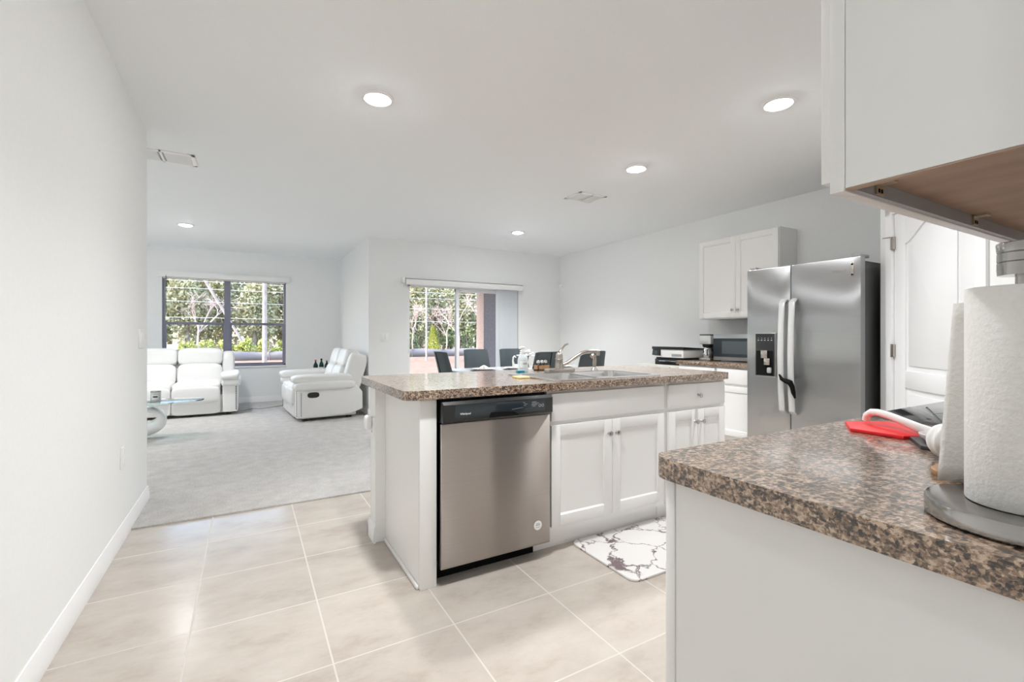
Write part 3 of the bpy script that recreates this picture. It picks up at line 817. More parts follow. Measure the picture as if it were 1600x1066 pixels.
for k, (n_, lab) in enumerate((('left', 'glass condiment jar with steel lid at the left of the wooden caddy'), ('mid', 'glass condiment jar with steel lid in the middle of the wooden caddy'), ('right', 'glass condiment jar with steel lid at the right of the wooden caddy'))):
    jx = cx_ - 0.031 + 0.031 * k
    j = thing('condiment_jar', lab, 'jar', (jx, cy_, CT + 0.006), 'jars in the wooden caddy')
    build('jar_body', MB().lathe([(0, 0), (0.0135, 0), (0.0145, 0.004), (0.0145, 0.042), (0.012, 0.048), (0, 0.048)], (jx, cy_, CT + 0.006), 16), M['glass'], j)
    build('lid', MB().lathe([(0, 0.046), (0.0145, 0.046), (0.0145, 0.056), (0.009, 0.066), (0, 0.068)], (jx, cy_, CT + 0.006), 16), M['chrome'], j)

# outlet with a plugged in air freshener on the half wall end
ot = thing('wall_outlet', 'white outlet on the end of the island half wall', 'outlet', (0.62, 2.69, 0.64))
build('cover_plate', MB().box(0.614, 2.655, 0.585, 0.62, 2.725, 0.70, 0.002), M['white'], ot)
for z in (0.6135, 0.6715): build('socket', MB().box(0.6128, 2.672, z - 0.0165, 0.615, 2.708, z + 0.0165, 0.001), M['trim'], ot)
build('slot', MB().box(0.6122, 2.680, 0.610, 0.6132, 2.683, 0.622).box(0.6122, 2.697, 0.610, 0.6132, 2.700, 0.622), M['void'], ot)
af = thing('air_freshener', 'white rounded plug-in air freshener in the island outlet', 'air freshener', (0.592, 2.70, 0.655))
build('body', MB().cushion((0.592, 2.70, 0.668), (0.042, 0.05, 0.085), 0.6, 0.7), M['white'], af)

def plate(name, p, n, w, h, label, kind, face='rocker'):
    # wall plate facing direction n (unit axis)
    p = Vector(p); n = Vector(n); q = Matrix.Translation(p) @ n.to_track_quat('Y', 'Z').to_matrix().to_4x4()
    t = thing(name, label, kind, tuple(p))
    build('cover_plate', MB().box(-w / 2, 0, -h / 2, w / 2, 0.009, h / 2, 0.003, M=q), M['white'], t)
    if face == 'rocker':
        build('rocker', MB().box(-0.017, 0.004, -0.034, 0.017, 0.010, 0.034, 0.002, M=q), M['trim'], t)
    elif face == 'outlet':
        for z in (-0.026, 0.026): build('socket', MB().box(-0.017, 0.004, z - 0.016, 0.017, 0.0115, z + 0.016, 0.001, M=q), M['trim'], t)
    else:
        build('rocker', MB().box(-0.04, 0.004, -0.034, -0.006, 0.016, 0.034, 0.002, M=q), M['trim'], t)
        build('rocker', MB().box(0.006, 0.004, -0.034, 0.04, 0.016, 0.034, 0.002, M=q), M['trim'], t)
plate('light_switch', (WL, 3.885, 1.144), (1, 0, 0), 0.125, 0.125, 'white double switch plate near the far end of the left wall', 'switch', 'double')
plate('wall_outlet', (WL, 3.363, 0.474), (1, 0, 0), 0.075, 0.118, 'white outlet low on the left wall below the switch', 'outlet', 'outlet')
plate('light_switch', (1.745, YD, 1.148), (0, -1, 0), 0.12, 0.12, 'white switch plate left of the sliding glass door', 'switch', 'double')
ms = thing('motion_sensor', 'small white motion sensor high in the dining room corner', 'sensor', (WR, YD - 0.02, 2.05))
build('body', MB().box(WR - 0.05, YD - 0.09, 2.01, WR - 0.001, YD - 0.005, 2.09, 0.012, M=None), M['white'], ms)
build('lens', MB().box(WR - 0.058, YD - 0.075, 2.02, WR - 0.045, YD - 0.02, 2.06, 0.005), M['trim'], ms)

# mat in front of the sink
mt = rounded(1.566, 1.60, 2.55, 2.095, 0.05)
single('kitchen_mat', MB().prism(mt, 0.0, 0.012, bev=0.003), M['marble'], 'white marble patterned kitchen mat on the tile before the sink cabinet', 'mat', (2.05, 1.85, 0))

# ================================================================ FOREGROUND COUNTER
poly = rounded(0.722, YN + 0.02, 1.632, 0.695, 0.045, corners='d')
single('countertop', MB().prism(poly, CT - 0.042, CT), M['lam'], 'brown speckled laminate worktop in the right foreground carrying the paper towels', 'countertop', (1.18, 0.37, CT - 0.042))
bc = thing('base_cabinet', 'white base cabinet under the foreground worktop, its plain side panel facing the hallway', 'cabinet', (1.19, 0.35, 0))
build('body', MB().box(0.748, YN + 0.005, 0.0, 1.628, 0.648, CT - 0.043), M['cab'], bc)
build('face_frame', MB().box(0.745, 0.650, 0.105, 1.63, 0.671, CT - 0.043, 0.0015).box(0.745, 0.650, 0.0, 0.80, 0.671, 0.106), M['cab'], bc)
mir = Matrix(((-1, 0, 0, 0), (0, -1, 0, 0), (0, 0, 1, 0), (0, 0, 0, 1)))
for a, b_ in ((0.765, 1.185), (1.19, 1.61)):
    d = MB(); shaker(d, -b_, 0.142, -a, 0.683, -0.6715, M_=mir)
    o = build('door', d, M['cab'], bc)
    build('knob', knob_mb((b_ - 0.03 if a < 1 else a + 0.03, 0.6905, 0.60), (0, 1, 0)), M['nickel'], o)
    o = build('drawer_front', MB().box(a, 0.6715, 0.705, b_, 0.6905, 0.852, 0.003), M['cab'], bc)
    build('knob', knob_mb(((a + b_) / 2, 0.6905, 0.78), (0, 1, 0)), M['nickel'], o)
# wall cabinet above it
uc = thing('wall_cabinet', 'large white wall cabinet with exposed brown underside above the foreground counter', 'cabinet', (1.2, 0.21, 1.37))
ux0, ux1, uz, uzt = 0.768, 1.622, 1.371, 2.28
build('body', MB().box(ux0 + 0.003, YN + 0.002, uz + 0.004, ux0 + 0.016, 0.354, uzt).box(ux1 - 0.016, YN + 0.002, uz + 0.004, ux1 - 0.003, 0.354, uzt).box(ux0 + 0.016, YN + 0.002, uzt - 0.016, ux1 - 0.016, 0.354, uzt).box(ux0 + 0.016, YN + 0.002, uz + 0.03, ux1 - 0.016, YN + 0.012, uzt - 0.016), M['cab'], uc)
ff = MB(); ff.box(ux0, 0.355, uz, ux0 + 0.04, 0.374, uzt, 0.001).box(ux1 - 0.04, 0.355, uz, ux1, 0.374, uzt, 0.001).box(ux0 + 0.04, 0.355, uz, ux1 - 0.04, 0.374, uz + 0.035, 0.001).box(ux0 + 0.04, 0.355, uzt - 0.04, ux1 - 0.04, 0.374, uzt, 0.001)
build('face_frame', ff, M['cab'], uc)
o = build('bottom_panel', MB().box(ux0 + 0.016, YN + 0.012, uz + 0.024, ux1 - 0.016, 0.354, uz + 0.034).box(ux0 + 0.003, YN + 0.002, uz + 0.002, ux0 + 0.016, 0.354, uz + 0.0045), M['wood'], uc); o['label'] = 'unpainted brown underside'
build('bottom_rail_edge', MB().box(ux0 + 0.018, 0.346, uz + 0.002, ux1 - 0.018, 0.3545, uz + 0.024), M['greyp'], uc)
for cx0 in (ux0 + 0.085, 1.25, 1.59):
    k = MB(); k.box(cx0 - 0.012, 0.325, uz + 0.020, cx0 + 0.012, 0.347, uz + 0.024).box(cx0 - 0.012, 0.343, uz + 0.004, cx0 + 0.012, 0.347, uz + 0.024)
    k.m(1).box(cx0 - 0.007, 0.3425, uz + 0.007, cx0 - 0.002, 0.3432, uz + 0.013).box(cx0 + 0.002, 0.3425, uz + 0.007, cx0 + 0.007, 0.3432, uz + 0.013)
    build('corner_clip', k, [M['brass'], M['void']], uc)
for a, b_ in ((ux0 + 0.014, 1.194), (1.197, ux1 - 0.014)):
    d = MB(); shaker(d, -b_, uz + 0.022, -a, uzt - 0.02, -0.3745, M_=mir)
    o = build('door', d, M['cab'], uc)
    build('knob', knob_mb((b_ - 0.03 if a < 1 else a + 0.03, 0.3935, uz + 0.09), (0, 1, 0)), M['nickel'], o)

# range beside the worktop
rg = thing('range', 'black glass topped electric range beyond the foreground worktop', 'stove', (2.015, 0.38, 0))
build('body', MB().box(1.637, YN + 0.02, 0.0, 2.393, 0.655, 0.90), M['blackm'], rg)
build('cooktop', MB().box(1.637, YN + 0.02, 0.900, 2.393, 0.70, 0.918, 0.004), M['range_glass'], rg)
for (x, y, r) in ((1.83, 0.24, 0.075), (1.83, 0.50, 0.10), (2.20, 0.24, 0.10), (2.20, 0.50, 0.075)):
    build('burner_ring', MB().lathe([(r - 0.003, 0.0183), (r - 0.003, 0.0187), (r, 0.0187), (r, 0.0183)], (x, y, 0.90), 36), M['greyp'], rg)
o = build('oven_door', MB().box(1.645, 0.655, 0.22, 2.385, 0.69, 0.86, 0.006), M['screen'], rg)
build('handle', MB().tube([(1.70, 0.69, 0.80), (1.70, 0.73, 0.81), (2.33, 0.73, 0.81), (2.33, 0.69, 0.80)], 0.010, 10), M['steel'], o)
build('storage_drawer', MB().box(1.645, 0.655, 0.04, 2.385, 0.685, 0.21, 0.006), M['black'], rg)
bc = thing('base_cabinet', 'white base cabinet between the range and the pantry corner', 'cabinet', (2.75, 0.35, 0))
build('body', MB().box(2.40, YN + 0.005, 0.0, pe[0] - 0.005, 0.648, CT - 0.043), M['cab'], bc)
d = MB(); shaker(d, -(pe[0] - 0.03), 0.142, -2.42, 0.683, -0.649, M_=mir)
o = build('door', d, M['cab'], bc); build('knob', knob_mb((2.45, 0.668, 0.60), (0, 1, 0)), M['nickel'], o)
o = build('drawer_front', MB().box(2.42, 0.649, 0.705, pe[0] - 0.03, 0.668, 0.852, 0.003), M['cab'], bc)
single('countertop', MB().box(2.397, YN + 0.004, CT - 0.042, pe[0] - 0.003, 0.69, CT, 0.004), M['lam'], 'short laminate worktop between the range and the pantry wall', 'countertop', (2.75, 0.37, CT - 0.042))

# paper towel holder
px, py = 0.862, 0.192
ph = thing('paper_towel_holder', 'stainless upright paper towel holder with round weighted base on the foreground worktop', 'paper towel holder', (px, py, CT))
build('base', MB().lathe([(0, 0.0), (0.094, 0.0), (0.096, 0.002), (0.096, 0.020), (0.094, 0.0235), (0.088, 0.025), (0, 0.025)], (px, py, CT + 0.002), 56), M['steel'], ph)
build('foot', MB().lathe([(0, 0), (0.092, 0), (0.092, 0.002), (0, 0.002)], (px, py, CT), 40), M['blackm'], ph)
build('post', MB().cyl((px, py, CT + 0.025), (px, py, CT + 0.33), 0.008, 0.008, 16), M['steel'], ph)
build('finial', MB().lathe([(0, 0.322), (0.024, 0.322), (0.0245, 0.330), (0.0245, 0.338), (0.0235, 0.339), (0.0245, 0.340), (0.0245, 0.350), (0.0235, 0.351), (0.0245, 0.352), (0.0255, 0.362), (0.0245, 0.364), (0, 0.364)], (px, py, CT), 36), M['steel'], ph)
pr_ = thing('paper_towel_roll', 'white paper towel roll with a loose sheet hanging on the steel holder', 'paper towels', (px, py, CT + 0.028))
rr = 0.055
rl = MB(); rl.lathe([(0.019, 0.0), (rr - 0.001, 0.0), (rr, 0.002), (rr, 0.277), (rr - 0.001, 0.279), (0.019, 0.279), (0.019, 0.0)], (px, py, CT + 0.028), 56)
build('roll', rl, M['paper'], pr_)
build('core', MB().lathe([(0.0185, 0.001), (0.0185, 0.278), (0.0165, 0.278), (0.0165, 0.001), (0.0185, 0.001)], (px, py, CT + 0.028), 28), M['tanwood'], pr_)
# loose sheet: follows the far side of the roll, then runs straight off towards the aisle
sh = MB()
def sheet(u, v):
    r_ = rr + 0.0016
    z = CT + 0.0285 + 0.268 * v
    if u < 0.4:
        a = R(-60 + 60 * u / 0.4)
        return Vector((px + r_ * math.cos(a), py + r_ * math.sin(a), z))
    t_ = (u - 0.4) / 0.6
    return Vector((px + r_ + 0.004 * math.sin(PI * t_ * 1.3) * (1 - 0.5 * v), py + (0.103 - 0.018 * v) * t_, z - 0.004 * t_ * t_))
sh.grid(sheet, 28, 12)
so = build('loose_sheet', sh, M['paper'], pr_)
sm = so.modifiers.new('t', 'SOLIDIFY'); sm.thickness = 0.0008

# silicone mats, handle tool, jar, coaster on the foreground worktop
def hexa(cx, cy, r, a0=30):
    return [(cx + r * math.cos(R(a0 + 60 * k)), cy + r * math.sin(R(a0 + 60 * k))) for k in range(6)]
single('trivet', MB().prism(hexa(1.44, 0.55, 0.112), CT, CT + 0.009, bev=0.002), M['red'], 'red hexagonal silicone trivet on the foreground worktop', 'trivet', (1.44, 0.55, CT), 'hexagonal silicone trivets')
single('trivet', MB().prism(hexa(1.349, 0.381, 0.104), CT, CT + 0.009, bev=0.002), M['slate'], 'black hexagonal silicone trivet beside the red one', 'trivet', (1.349, 0.381, CT), 'hexagonal silicone trivets')
zt = CT + 0.009
tl = thing('spoon_rest', 'white spoon rest with an arched handle lying across the red and black trivets', 'spoon rest', (1.40, 0.52, zt))
build('handle', MB().tube([(1.452, 0.617, zt + 0.008), (1.450, 0.615, zt + 0.022), (1.443, 0.600, zt + 0.033), (1.43, 0.580, zt + 0.036), (1.41, 0.548, zt + 0.034), (1.385, 0.505, zt + 0.026), (1.36, 0.465, zt + 0.018), (1.345, 0.44, zt + 0.013)], [0.009, 0.009, 0.0095, 0.0095, 0.010, 0.012, 0.015, 0.018], 14, flat=[1, 1, 0.9, 0.85, 0.8, 0.65, 0.45, 0.35]), M['white'], tl)
build('dish', MB().lathe([(0, 0.0), (0.028, 0.0), (0.042, 0.010), (0.045, 0.018), (0.043, 0.0185), (0.030, 0.006), (0, 0.004)], (1.33, 0.415, zt), 32), M['white'], tl)
gx, gy = 1.205, 0.362
gj = thing('sugar_bowl', 'white ribbed ceramic bowl with lid behind the paper towels', 'jar', (gx, gy, CT))
gb = MB()
def ribbed(u, v):
    ph_ = -PI / 2 + PI * v; th = 2 * PI * u
    r_ = 0.041 * math.cos(ph_) ** 0.75 * (1 + 0.045 * math.cos(14 * th))
    return Vector((gx + r_ * math.cos(th), gy + r_ * math.sin(th), CT + 0.036 + 0.036 * math.sin(ph_)))
gb.grid(ribbed, 84, 16, cu=True)
bmesh.ops.remove_doubles(gb.bm, verts=gb.bm.verts[:], dist=1e-5)
build('bowl', gb, M['ceramic'], gj)
build('lid_knob', MB().ball((gx, gy, CT + 0.075), 0.007, 12), M['ceramic'], gj)
build('spoon', MB().tube([(gx + 0.01, gy + 0.015, CT + 0.062), (gx + 0.035, gy + 0.055, CT + 0.094)], 0.002, 6), M['glass'], gj)
single('coaster', MB().lathe([(0, 0), (0.048, 0), (0.05, 0.003), (0.05, 0.010), (0.048, 0.012), (0, 0.012)], (1.075, 0.303, CT), 36), M['tanwood'], 'round wooden coaster peeking out behind the paper towel sheet', 'coaster', (1.075, 0.303, CT))

# ================================================================ FRIDGE WALL
# refrigerator, side by side, front faces -x
FX = 4.0
rf = thing('refrigerator', 'stainless side by side refrigerator with ice dispenser against the right wall', 'refrigerator', (4.4, 2.19, 0))
fy0, fy1, fys = 1.735, 2.645, 2.258      # right edge, left edge, split
build('cabinet', MB().box(4.075, fy0 + 0.006, 0.03, 4.87, fy1 - 0.006, 1.735, 0.006), M['fr_side'], rf)
build('base_grille', MB().box(4.05, fy0 + 0.01, 0.02, 4.08, fy1 - 0.01, 0.09), M['blackm'], rf)
def fr_door(y0, y1, bulge0, bulge1, zt):
    mb = MB()
    n = 12; pts = [(4.068, y0), (4.068, y1)]
    for i in range(n + 1):
        t = i / n; y = y1 + (y0 - y1) * t
        x = FX + 0.010 - 0.016 * math.sin(PI * (bulge0 + (bulge1 - bulge0) * t))
        if i == 0 or i == n: x += 0.006
        pts.append((x, y))
    mb.prism(pts, 0.10, zt, 'z', bev=0.005)
    return mb
o1 = build('freezer_door', fr_door(fys + 0.004, fy1, 0.5, 0.05, 1.762), M['fr_steel'], rf)
o2 = build('fridge_door', fr_door(fy0, fys - 0.004, 0.95, 0.5, 1.762), M['fr_steel'], rf)
build('gap_strip', MB().box(4.03, fys - 0.0045, 0.10, 4.07, fys + 0.0045, 1.765), M['void'], rf)
build('hinge_cover', MB().box(4.02, fy0 + 0.01, 1.762, 4.16, fy0 + 0.07, 1.785, 0.004).box(4.02, fy1 - 0.07, 1.762, 4.16, fy1 - 0.01, 1.785, 0.004), M['greyp'], rf)
for (yy, par) in ((fys + 0.042, o1), (fys - 0.042, o2)):
    hp_ = [(3.99, yy, 0.50), (3.955, yy, 0.53), (3.94, yy, 0.70), (3.932, yy, 0.98), (3.94, yy, 1.26), (3.955, yy, 1.44), (3.99, yy, 1.47)]
    pts = []
    for a_, b_ in zip(hp_[:-1], hp_[1:]):
        for k in range(4): pts.append(tuple(Vector(a_).lerp(Vector(b_), k / 4)))
    pts.append(hp_[-1])
    hb = MB(); hb.tube(pts, 0.026, 14, flat=[0.45] * len(pts))
    ho = build('handle', hb, M['silver'], par); ho['label'] = 'long bright bar handle'
# dispenser
dy0, dy1, dz0, dz1 = 2.375, 2.565, 0.80, 1.19
dpn = build('dispenser', MB().box(FX - 0.012, dy0, dz0, FX + 0.02, dy1, dz1, 0.008), M['fr_steel'], o1)
o = build('dispenser_panel', MB().box(FX - 0.0155, dy0 + 0.008, dz0 + 0.008, FX - 0.008, dy1 - 0.008, dz1 - 0.008, 0.003), M['black'], dpn)
# sub-parts are kept at the second level: under the freezer door
build('dispenser_cavity', MB().box(FX - 0.0168, dy0 + 0.02, dz0 + 0.015, FX - 0.0150, dy1 - 0.02, 1.03), M['void'], o1)
build('dispenser_paddle', MB().box(FX - 0.03, 2.44, 0.965, FX - 0.0165, 2.50, 1.035, 0.004).box(FX - 0.036, 2.415, 0.905, FX - 0.0165, 2.468, 0.965, 0.004), M['nickel'], o1)
build('drip_spout', MB().box(FX - 0.03, 2.405, 0.835, FX - 0.0165, 2.445, 0.885, 0.010), M['greyp'], o1)
mk = MB()
for k in range(5): mk.box(FX - 0.0163, 2.535 - k * 0.03, 1.122, FX - 0.0153, 2.522 - k * 0.03, 1.126).box(FX - 0.0163, 2.531 - k * 0.03, 1.14, FX - 0.0153, 2.526 - k * 0.03, 1.144)
build('dispenser_marks', mk, M['white'], o1)
mk = MB()
mk.text('Whirlpool', 0.026, Matrix.Translation((FX - 0.0062, 1.885, 1.665)) @ Matrix.Rotation(R(-90), 4, 'Z') @ Matrix.Rotation(PI / 2, 4, 'X'))
build('badge', mk, M['nickel'], o2)
mk = MB(); mk.box(FX - 0.012, 1.776, 1.615, FX + 0.01, 1.797, 1.72, 0.002)
mk.m(1).box(FX - 0.0125, 1.779, 1.622, FX - 0.011, 1.794, 1.634).box(FX - 0.0125, 1.779, 1.70, FX - 0.011, 1.794, 1.713)
build('door_alarm_tag', mk, [M['nickel'], M['void']], o2)
# black cloth strap knotted on the right handle
tw = MB()
tw.tube([(3.914, 2.300, 0.835), (3.905, 2.275, 0.80), (3.903, 2.235, 0.785), (3.905, 2.205, 0.775), (3.915, 2.192, 0.74), (3.918, 2.183, 0.69), (3.920, 2.172, 0.645)], [0.006, 0.015, 0.021, 0.023, 0.020, 0.019, 0.008], 10, flat=[1, 1, 1, 1, 0.9, 0.8, 0.6])
single('cloth_strap', tw, M['void'], 'black cloth strap tied round the refrigerator door handles', 'strap', (3.91, 2.22, 0.645))

# base cabinets, worktop and wall cabinet on the right wall
RT = 0.885
Rm = Matrix(((0, 1, 0, 0), (-1, 0, 0, 0), (0, 0, 1, 0), (0, 0, 0, 1)))   # local (x,y) -> world (y,-x): front faces -x, local x = -world y
def right_cab(y0, y1, label):
    t = thing('base_cabinet', label, 'cabinet', (4.6, (y0 + y1) / 2, 0))
    build('body', MB().box(4.30, y0, 0.105, 4.915, y1, RT - 0.042), M['cab'], t)
    build('toe_kick', MB().box(4.37, y0, 0, 4.40, y1, 0.105), M['cab'], t)
    o = build('drawer_front', MB().box(4.281, y0 + 0.012, 0.672, 4.30, y1 - 0.012, 0.826, 0.003), M['cab'], t)
    d = MB(); shaker(d, -(y1 - 0.012), 0.142, -(y0 + 0.012), 0.648, 4.30, M_=Rm)
    o = build('door', d, M['cab'], t)
    build('knob', knob_mb((4.281, y1 - 0.045, 0.60), (-1, 0, 0)), M['nickel'], o)
right_cab(2.70, 3.188, 'white base cabinet immediately left of the refrigerator')
right_cab(3.192, 3.68, 'white base cabinet under the coffee maker and printer')
single('countertop', MB().box(4.262, 2.69, RT - 0.042, 4.915, 3.695, RT, 0.004), M['lam'], 'laminate worktop left of the refrigerator carrying the microwave', 'countertop', (4.6, 3.2, RT - 0.042))
wc = thing('wall_cabinet', 'white two door wall cabinet mounted above the microwave', 'cabinet', (4.77, 3.18, 1.353))
build('body', MB().box(4.615, 2.705, 1.353, 4.915, 3.65, 2.262), M['cab'], wc)
for a, b_ in ((2.712, 3.1765), (3.1795, 3.643)):
    d = MB(); shaker(d, -b_, 1.366, -a, 2.25, 4.615, M_=Rm)
    o = build('door', d, M['cab'], wc)
    build('knob', knob_mb((4.596, b_ - 0.03 if a < 3 else a + 0.03, 1.45), (-1, 0, 0)), M['nickel'], o)

# microwave
mw = thing('microwave', 'stainless countertop microwave with dark window left of the refrigerator', 'microwave', (4.68, 3.05, RT))
build('case', MB().box(4.50, 2.79, RT + 0.012, 4.88, 3.365, RT + 0.295, 0.004), M['fr_steel'], mw)
o = build('door', MB().box(4.478, 2.79, RT + 0.012, 4.50, 3.365, RT + 0.295, 0.004), M['fr_steel'], mw)
build('door_glass', MB().box(4.475, 2.80, RT + 0.052, 4.479, 3.362, RT + 0.252), M['screen'], o)
build('window', MB().box(4.4735, 2.91, RT + 0.085, 4.4755, 3.255, RT + 0.222), M['screen2'], o)
for x in (4.53, 4.85):
    for y in (2.83, 3.32): build('foot', MB().cyl((x, y, RT), (x, y, RT + 0.013), 0.012, seg=12), M['blackm'], mw)
# coffee maker
kx, ky = 4.50, 3.475
cm = thing('coffee_maker', 'small steel and black coffee maker between the microwave and the printer', 'coffee maker', (kx + 0.06, ky, RT))
build('base', MB().box(kx - 0.03, ky - 0.075, RT, kx + 0.17, ky + 0.075, RT + 0.032, 0.008), M['nickel'], cm)
build('tower', MB().box(kx + 0.09, ky - 0.07, RT + 0.03, kx + 0.17, ky + 0.07, RT + 0.19, 0.006), M['black'], cm)
build('reservoir', MB().box(kx - 0.02, ky - 0.075, RT + 0.185, kx + 0.17, ky + 0.075, RT + 0.285, 0.008), M['silver'], cm)
build('lid', MB().box(kx - 0.02, ky - 0.073, RT + 0.285, kx + 0.17, ky + 0.073, RT + 0.297, 0.004), M['black'], cm)
build('filter_basket', MB().lathe([(0, 0.148), (0.045, 0.148), (0.055, 0.16), (0.06, 0.185), (0, 0.185)], (kx + 0.03, ky, RT), 24), M['black'], cm)
cf = build('carafe', MB().lathe([(0, 0.034), (0.045, 0.034), (0.055, 0.05), (0.055, 0.09), (0.042, 0.125), (0.042, 0.142), (0, 0.142)], (kx + 0.03, ky, RT), 24), M['chrome'], cm)
build('handle', MB().tube([(kx - 0.01, ky - 0.035, RT + 0.13), (kx - 0.045, ky - 0.05, RT + 0.125), (kx - 0.045, ky - 0.05, RT + 0.065), (kx - 0.018, ky - 0.035, RT + 0.06)], 0.006, 8), M['black'], cf)
# printer, sitting half on the worktop and half on the black box
BT = RT
prt = thing('printer', 'white printer with a black lid at the left end of the worktop', 'printer', (4.58, 3.92, RT))
build('base_tray', MB().box(4.40, 3.70, BT, 4.78, 4.12, BT + 0.02, 0.004), M['black'], prt)
build('body', MB().box(4.38, 3.69, BT + 0.02, 4.80, 4.03, BT + 0.118, 0.006), M['white'], prt)
lid = MB(); lid.prism([(4.37, BT + 0.118), (4.80, BT + 0.118), (4.80, BT + 0.128), (4.37, BT + 0.150)], 3.68, 4.16, 'y', bev=0.003)
build('scanner_lid', lid, M['black'], prt)
o = build('control_panel', MB().prism([(4.36, BT + 0.045), (4.42, BT + 0.035), (4.42, BT + 0.122), (4.375, BT + 0.122)], 4.03, 4.15, 'y', bev=0.003), M['black'], prt)
build('screen', MB().box(4.359, 4.06, BT + 0.06, 4.364, 4.12, BT + 0.10), M['screen2'], prt)
build('vent_grille', MB().box(4.3785, 3.715, BT + 0.035, 4.381, 3.86, BT + 0.065), M['greyp'], prt)
STT = 0.815
bxk = thing('media_player', 'flat black box with silver trim under the printer on the cream stand', 'media player', (4.58, 3.93, STT))
build('case', MB().box(4.39, 3.715, STT, 4.75, 4.13, RT, 0.005), M['black'], bxk)
build('front_trim', MB().box(4.384, 3.725, STT + 0.038, 4.391, 4.06, STT + 0.052, 0.002), M['chrome'], bxk)
stn = thing('printer_stand', 'cream cabinet stand at the left end of the worktop under the printer', 'stand', (4.6, 4.05, 0))
build('body', MB().box(4.36, 3.71, 0.06, 4.90, 4.42, STT, 0.004), M['pale'], stn)
for ya, yb in ((3.72, 4.06), (4.07, 4.41)):
    o = build('door', MB().box(4.345, ya, 0.08, 4.36, yb, STT - 0.012, 0.003), M['pale'], stn)
    build('knob', knob_mb((4.345, (yb - 0.22) if ya < 4 else ya + 0.12, STT - 0.035), (-1, 0, 0)), M['nickel'], o)
for x in (4.39, 4.87):
    for y in (3.74, 4.39): build('foot', MB().box(x - 0.02, y - 0.02, 0, x + 0.02, y + 0.02, 0.06), M['pale'], stn)

# ================================================================ DINING
TZ = 0.742
tx0, tx1, ty0, ty1 = 2.16, 4.25, 4.80, 5.62
dtb = thing('dining_table', 'grey topped rectangular dining table behind the island', 'table', (3.2, 5.2, 0))
build('tabletop', MB().prism(rounded(tx0, ty0, tx1, ty1, 0.06), TZ - 0.03, TZ, bev=0.004), M['tabletop'], dtb)
for x in (tx0 + 0.12, tx1 - 0.12):
    for y in (ty0 + 0.1, ty1 - 0.1):
        build('leg', MB().tube([(x, y, 0), (x, y, TZ - 0.03)], [0.022, 0.035], 14), M['blackm'], dtb)
build('apron', MB().box(tx0 + 0.1, ty0 + 0.09, TZ - 0.10, tx1 - 0.1, ty1 - 0.09, TZ - 0.03), M['blackm'], dtb)

def make_chair():
    # local: faces -y, origin on the floor
    t = thing('dining_chair', 'x', 'chair', (0, 0, 0), 'dining chairs')
    build('seat', MB().cushion((0, -0.02, 0.445), (0.46, 0.46, 0.10), 0.35, 0.3), M['vinyl'], t)
    def back(off):
        def fn(u, v):
            z = 0.42 + 0.56 * v
            w = 0.218 - 0.042 * v
            s_ = -1 + 2 * u
            y = 0.20 + 0.10 * v + 0.03 * v * v - 0.045 * s_ * s_ + off
            edge = 0.012 * max(0, abs(s_) - 0.85) / 0.15
            zz = z - 0.02 * max(0.0, abs(s_) - 0.75) * 4 * v * v * 0.5
            return Vector((w * s_, y - math.copysign(edge, off) , zz))
        return fn
    bk = MB()
    n1, n2 = 17, 10
    V0, f0 = bk.grid(back(-0.022), n1, n2); V1, f1 = bk.grid(back(0.022), n1, n2)
    def strip(a, b_):
        for i in range(len(a) - 1): bk.bm.faces.new((a[i], a[i + 1], b_[i + 1], b_[i]))
    strip(V0[0], V1[0]); strip(V0[-1], V1[-1]); strip([r[0] for r in V0], [r[0] for r in V1]); strip([r[-1] for r in V0], [r[-1] for r in V1])
    b_o = build('backrest', bk, M['vinyl'], t, smooth=50)
    pts = [(0.0, 0.2245 + 0.10 * v + 0.03 * v * v, 0.44 + 0.53 * v) for v in [i / 8 for i in range(9)]]
    build('seam', MB().tube(pts, 0.004, 6), M['void'], b_o)
    for sx2 in (-1, 1):
        for sy2 in (-1, 1):
            build('leg', MB().tube([(sx2 * 0.21, -0.02 + sy2 * 0.21, 0.0), (sx2 * 0.18, -0.02 + sy2 * 0.17, 0.42)], [0.012, 0.018], 10), M['blackm'], t)
    return t
ch0 = make_chair()
ch0.location = (2.27, 5.2, 0.0); ch0.rotation_euler = (0, 0, R(90)); ch0['label'] = 'slate dining chair at the left end of the dining table'
ch0.location.z = 0.0
spots = [(2.77, 5.62, 0, 'slate dining chair on the window side of the table, in front of the sliding door'),
         (3.33, 5.62, 0, 'slate dining chair on the window side of the table, before the blind stack'),
         (3.05, 4.78, 180, 'slate dining chair on the island side of the table, behind the condiment caddy'),
         (3.74, 4.78, 176, 'slate dining chair on the island side of the table, behind the faucet spout')]
for x, y, a, lab in spots: dup(ch0, (x, y, 0), R(a), lab)

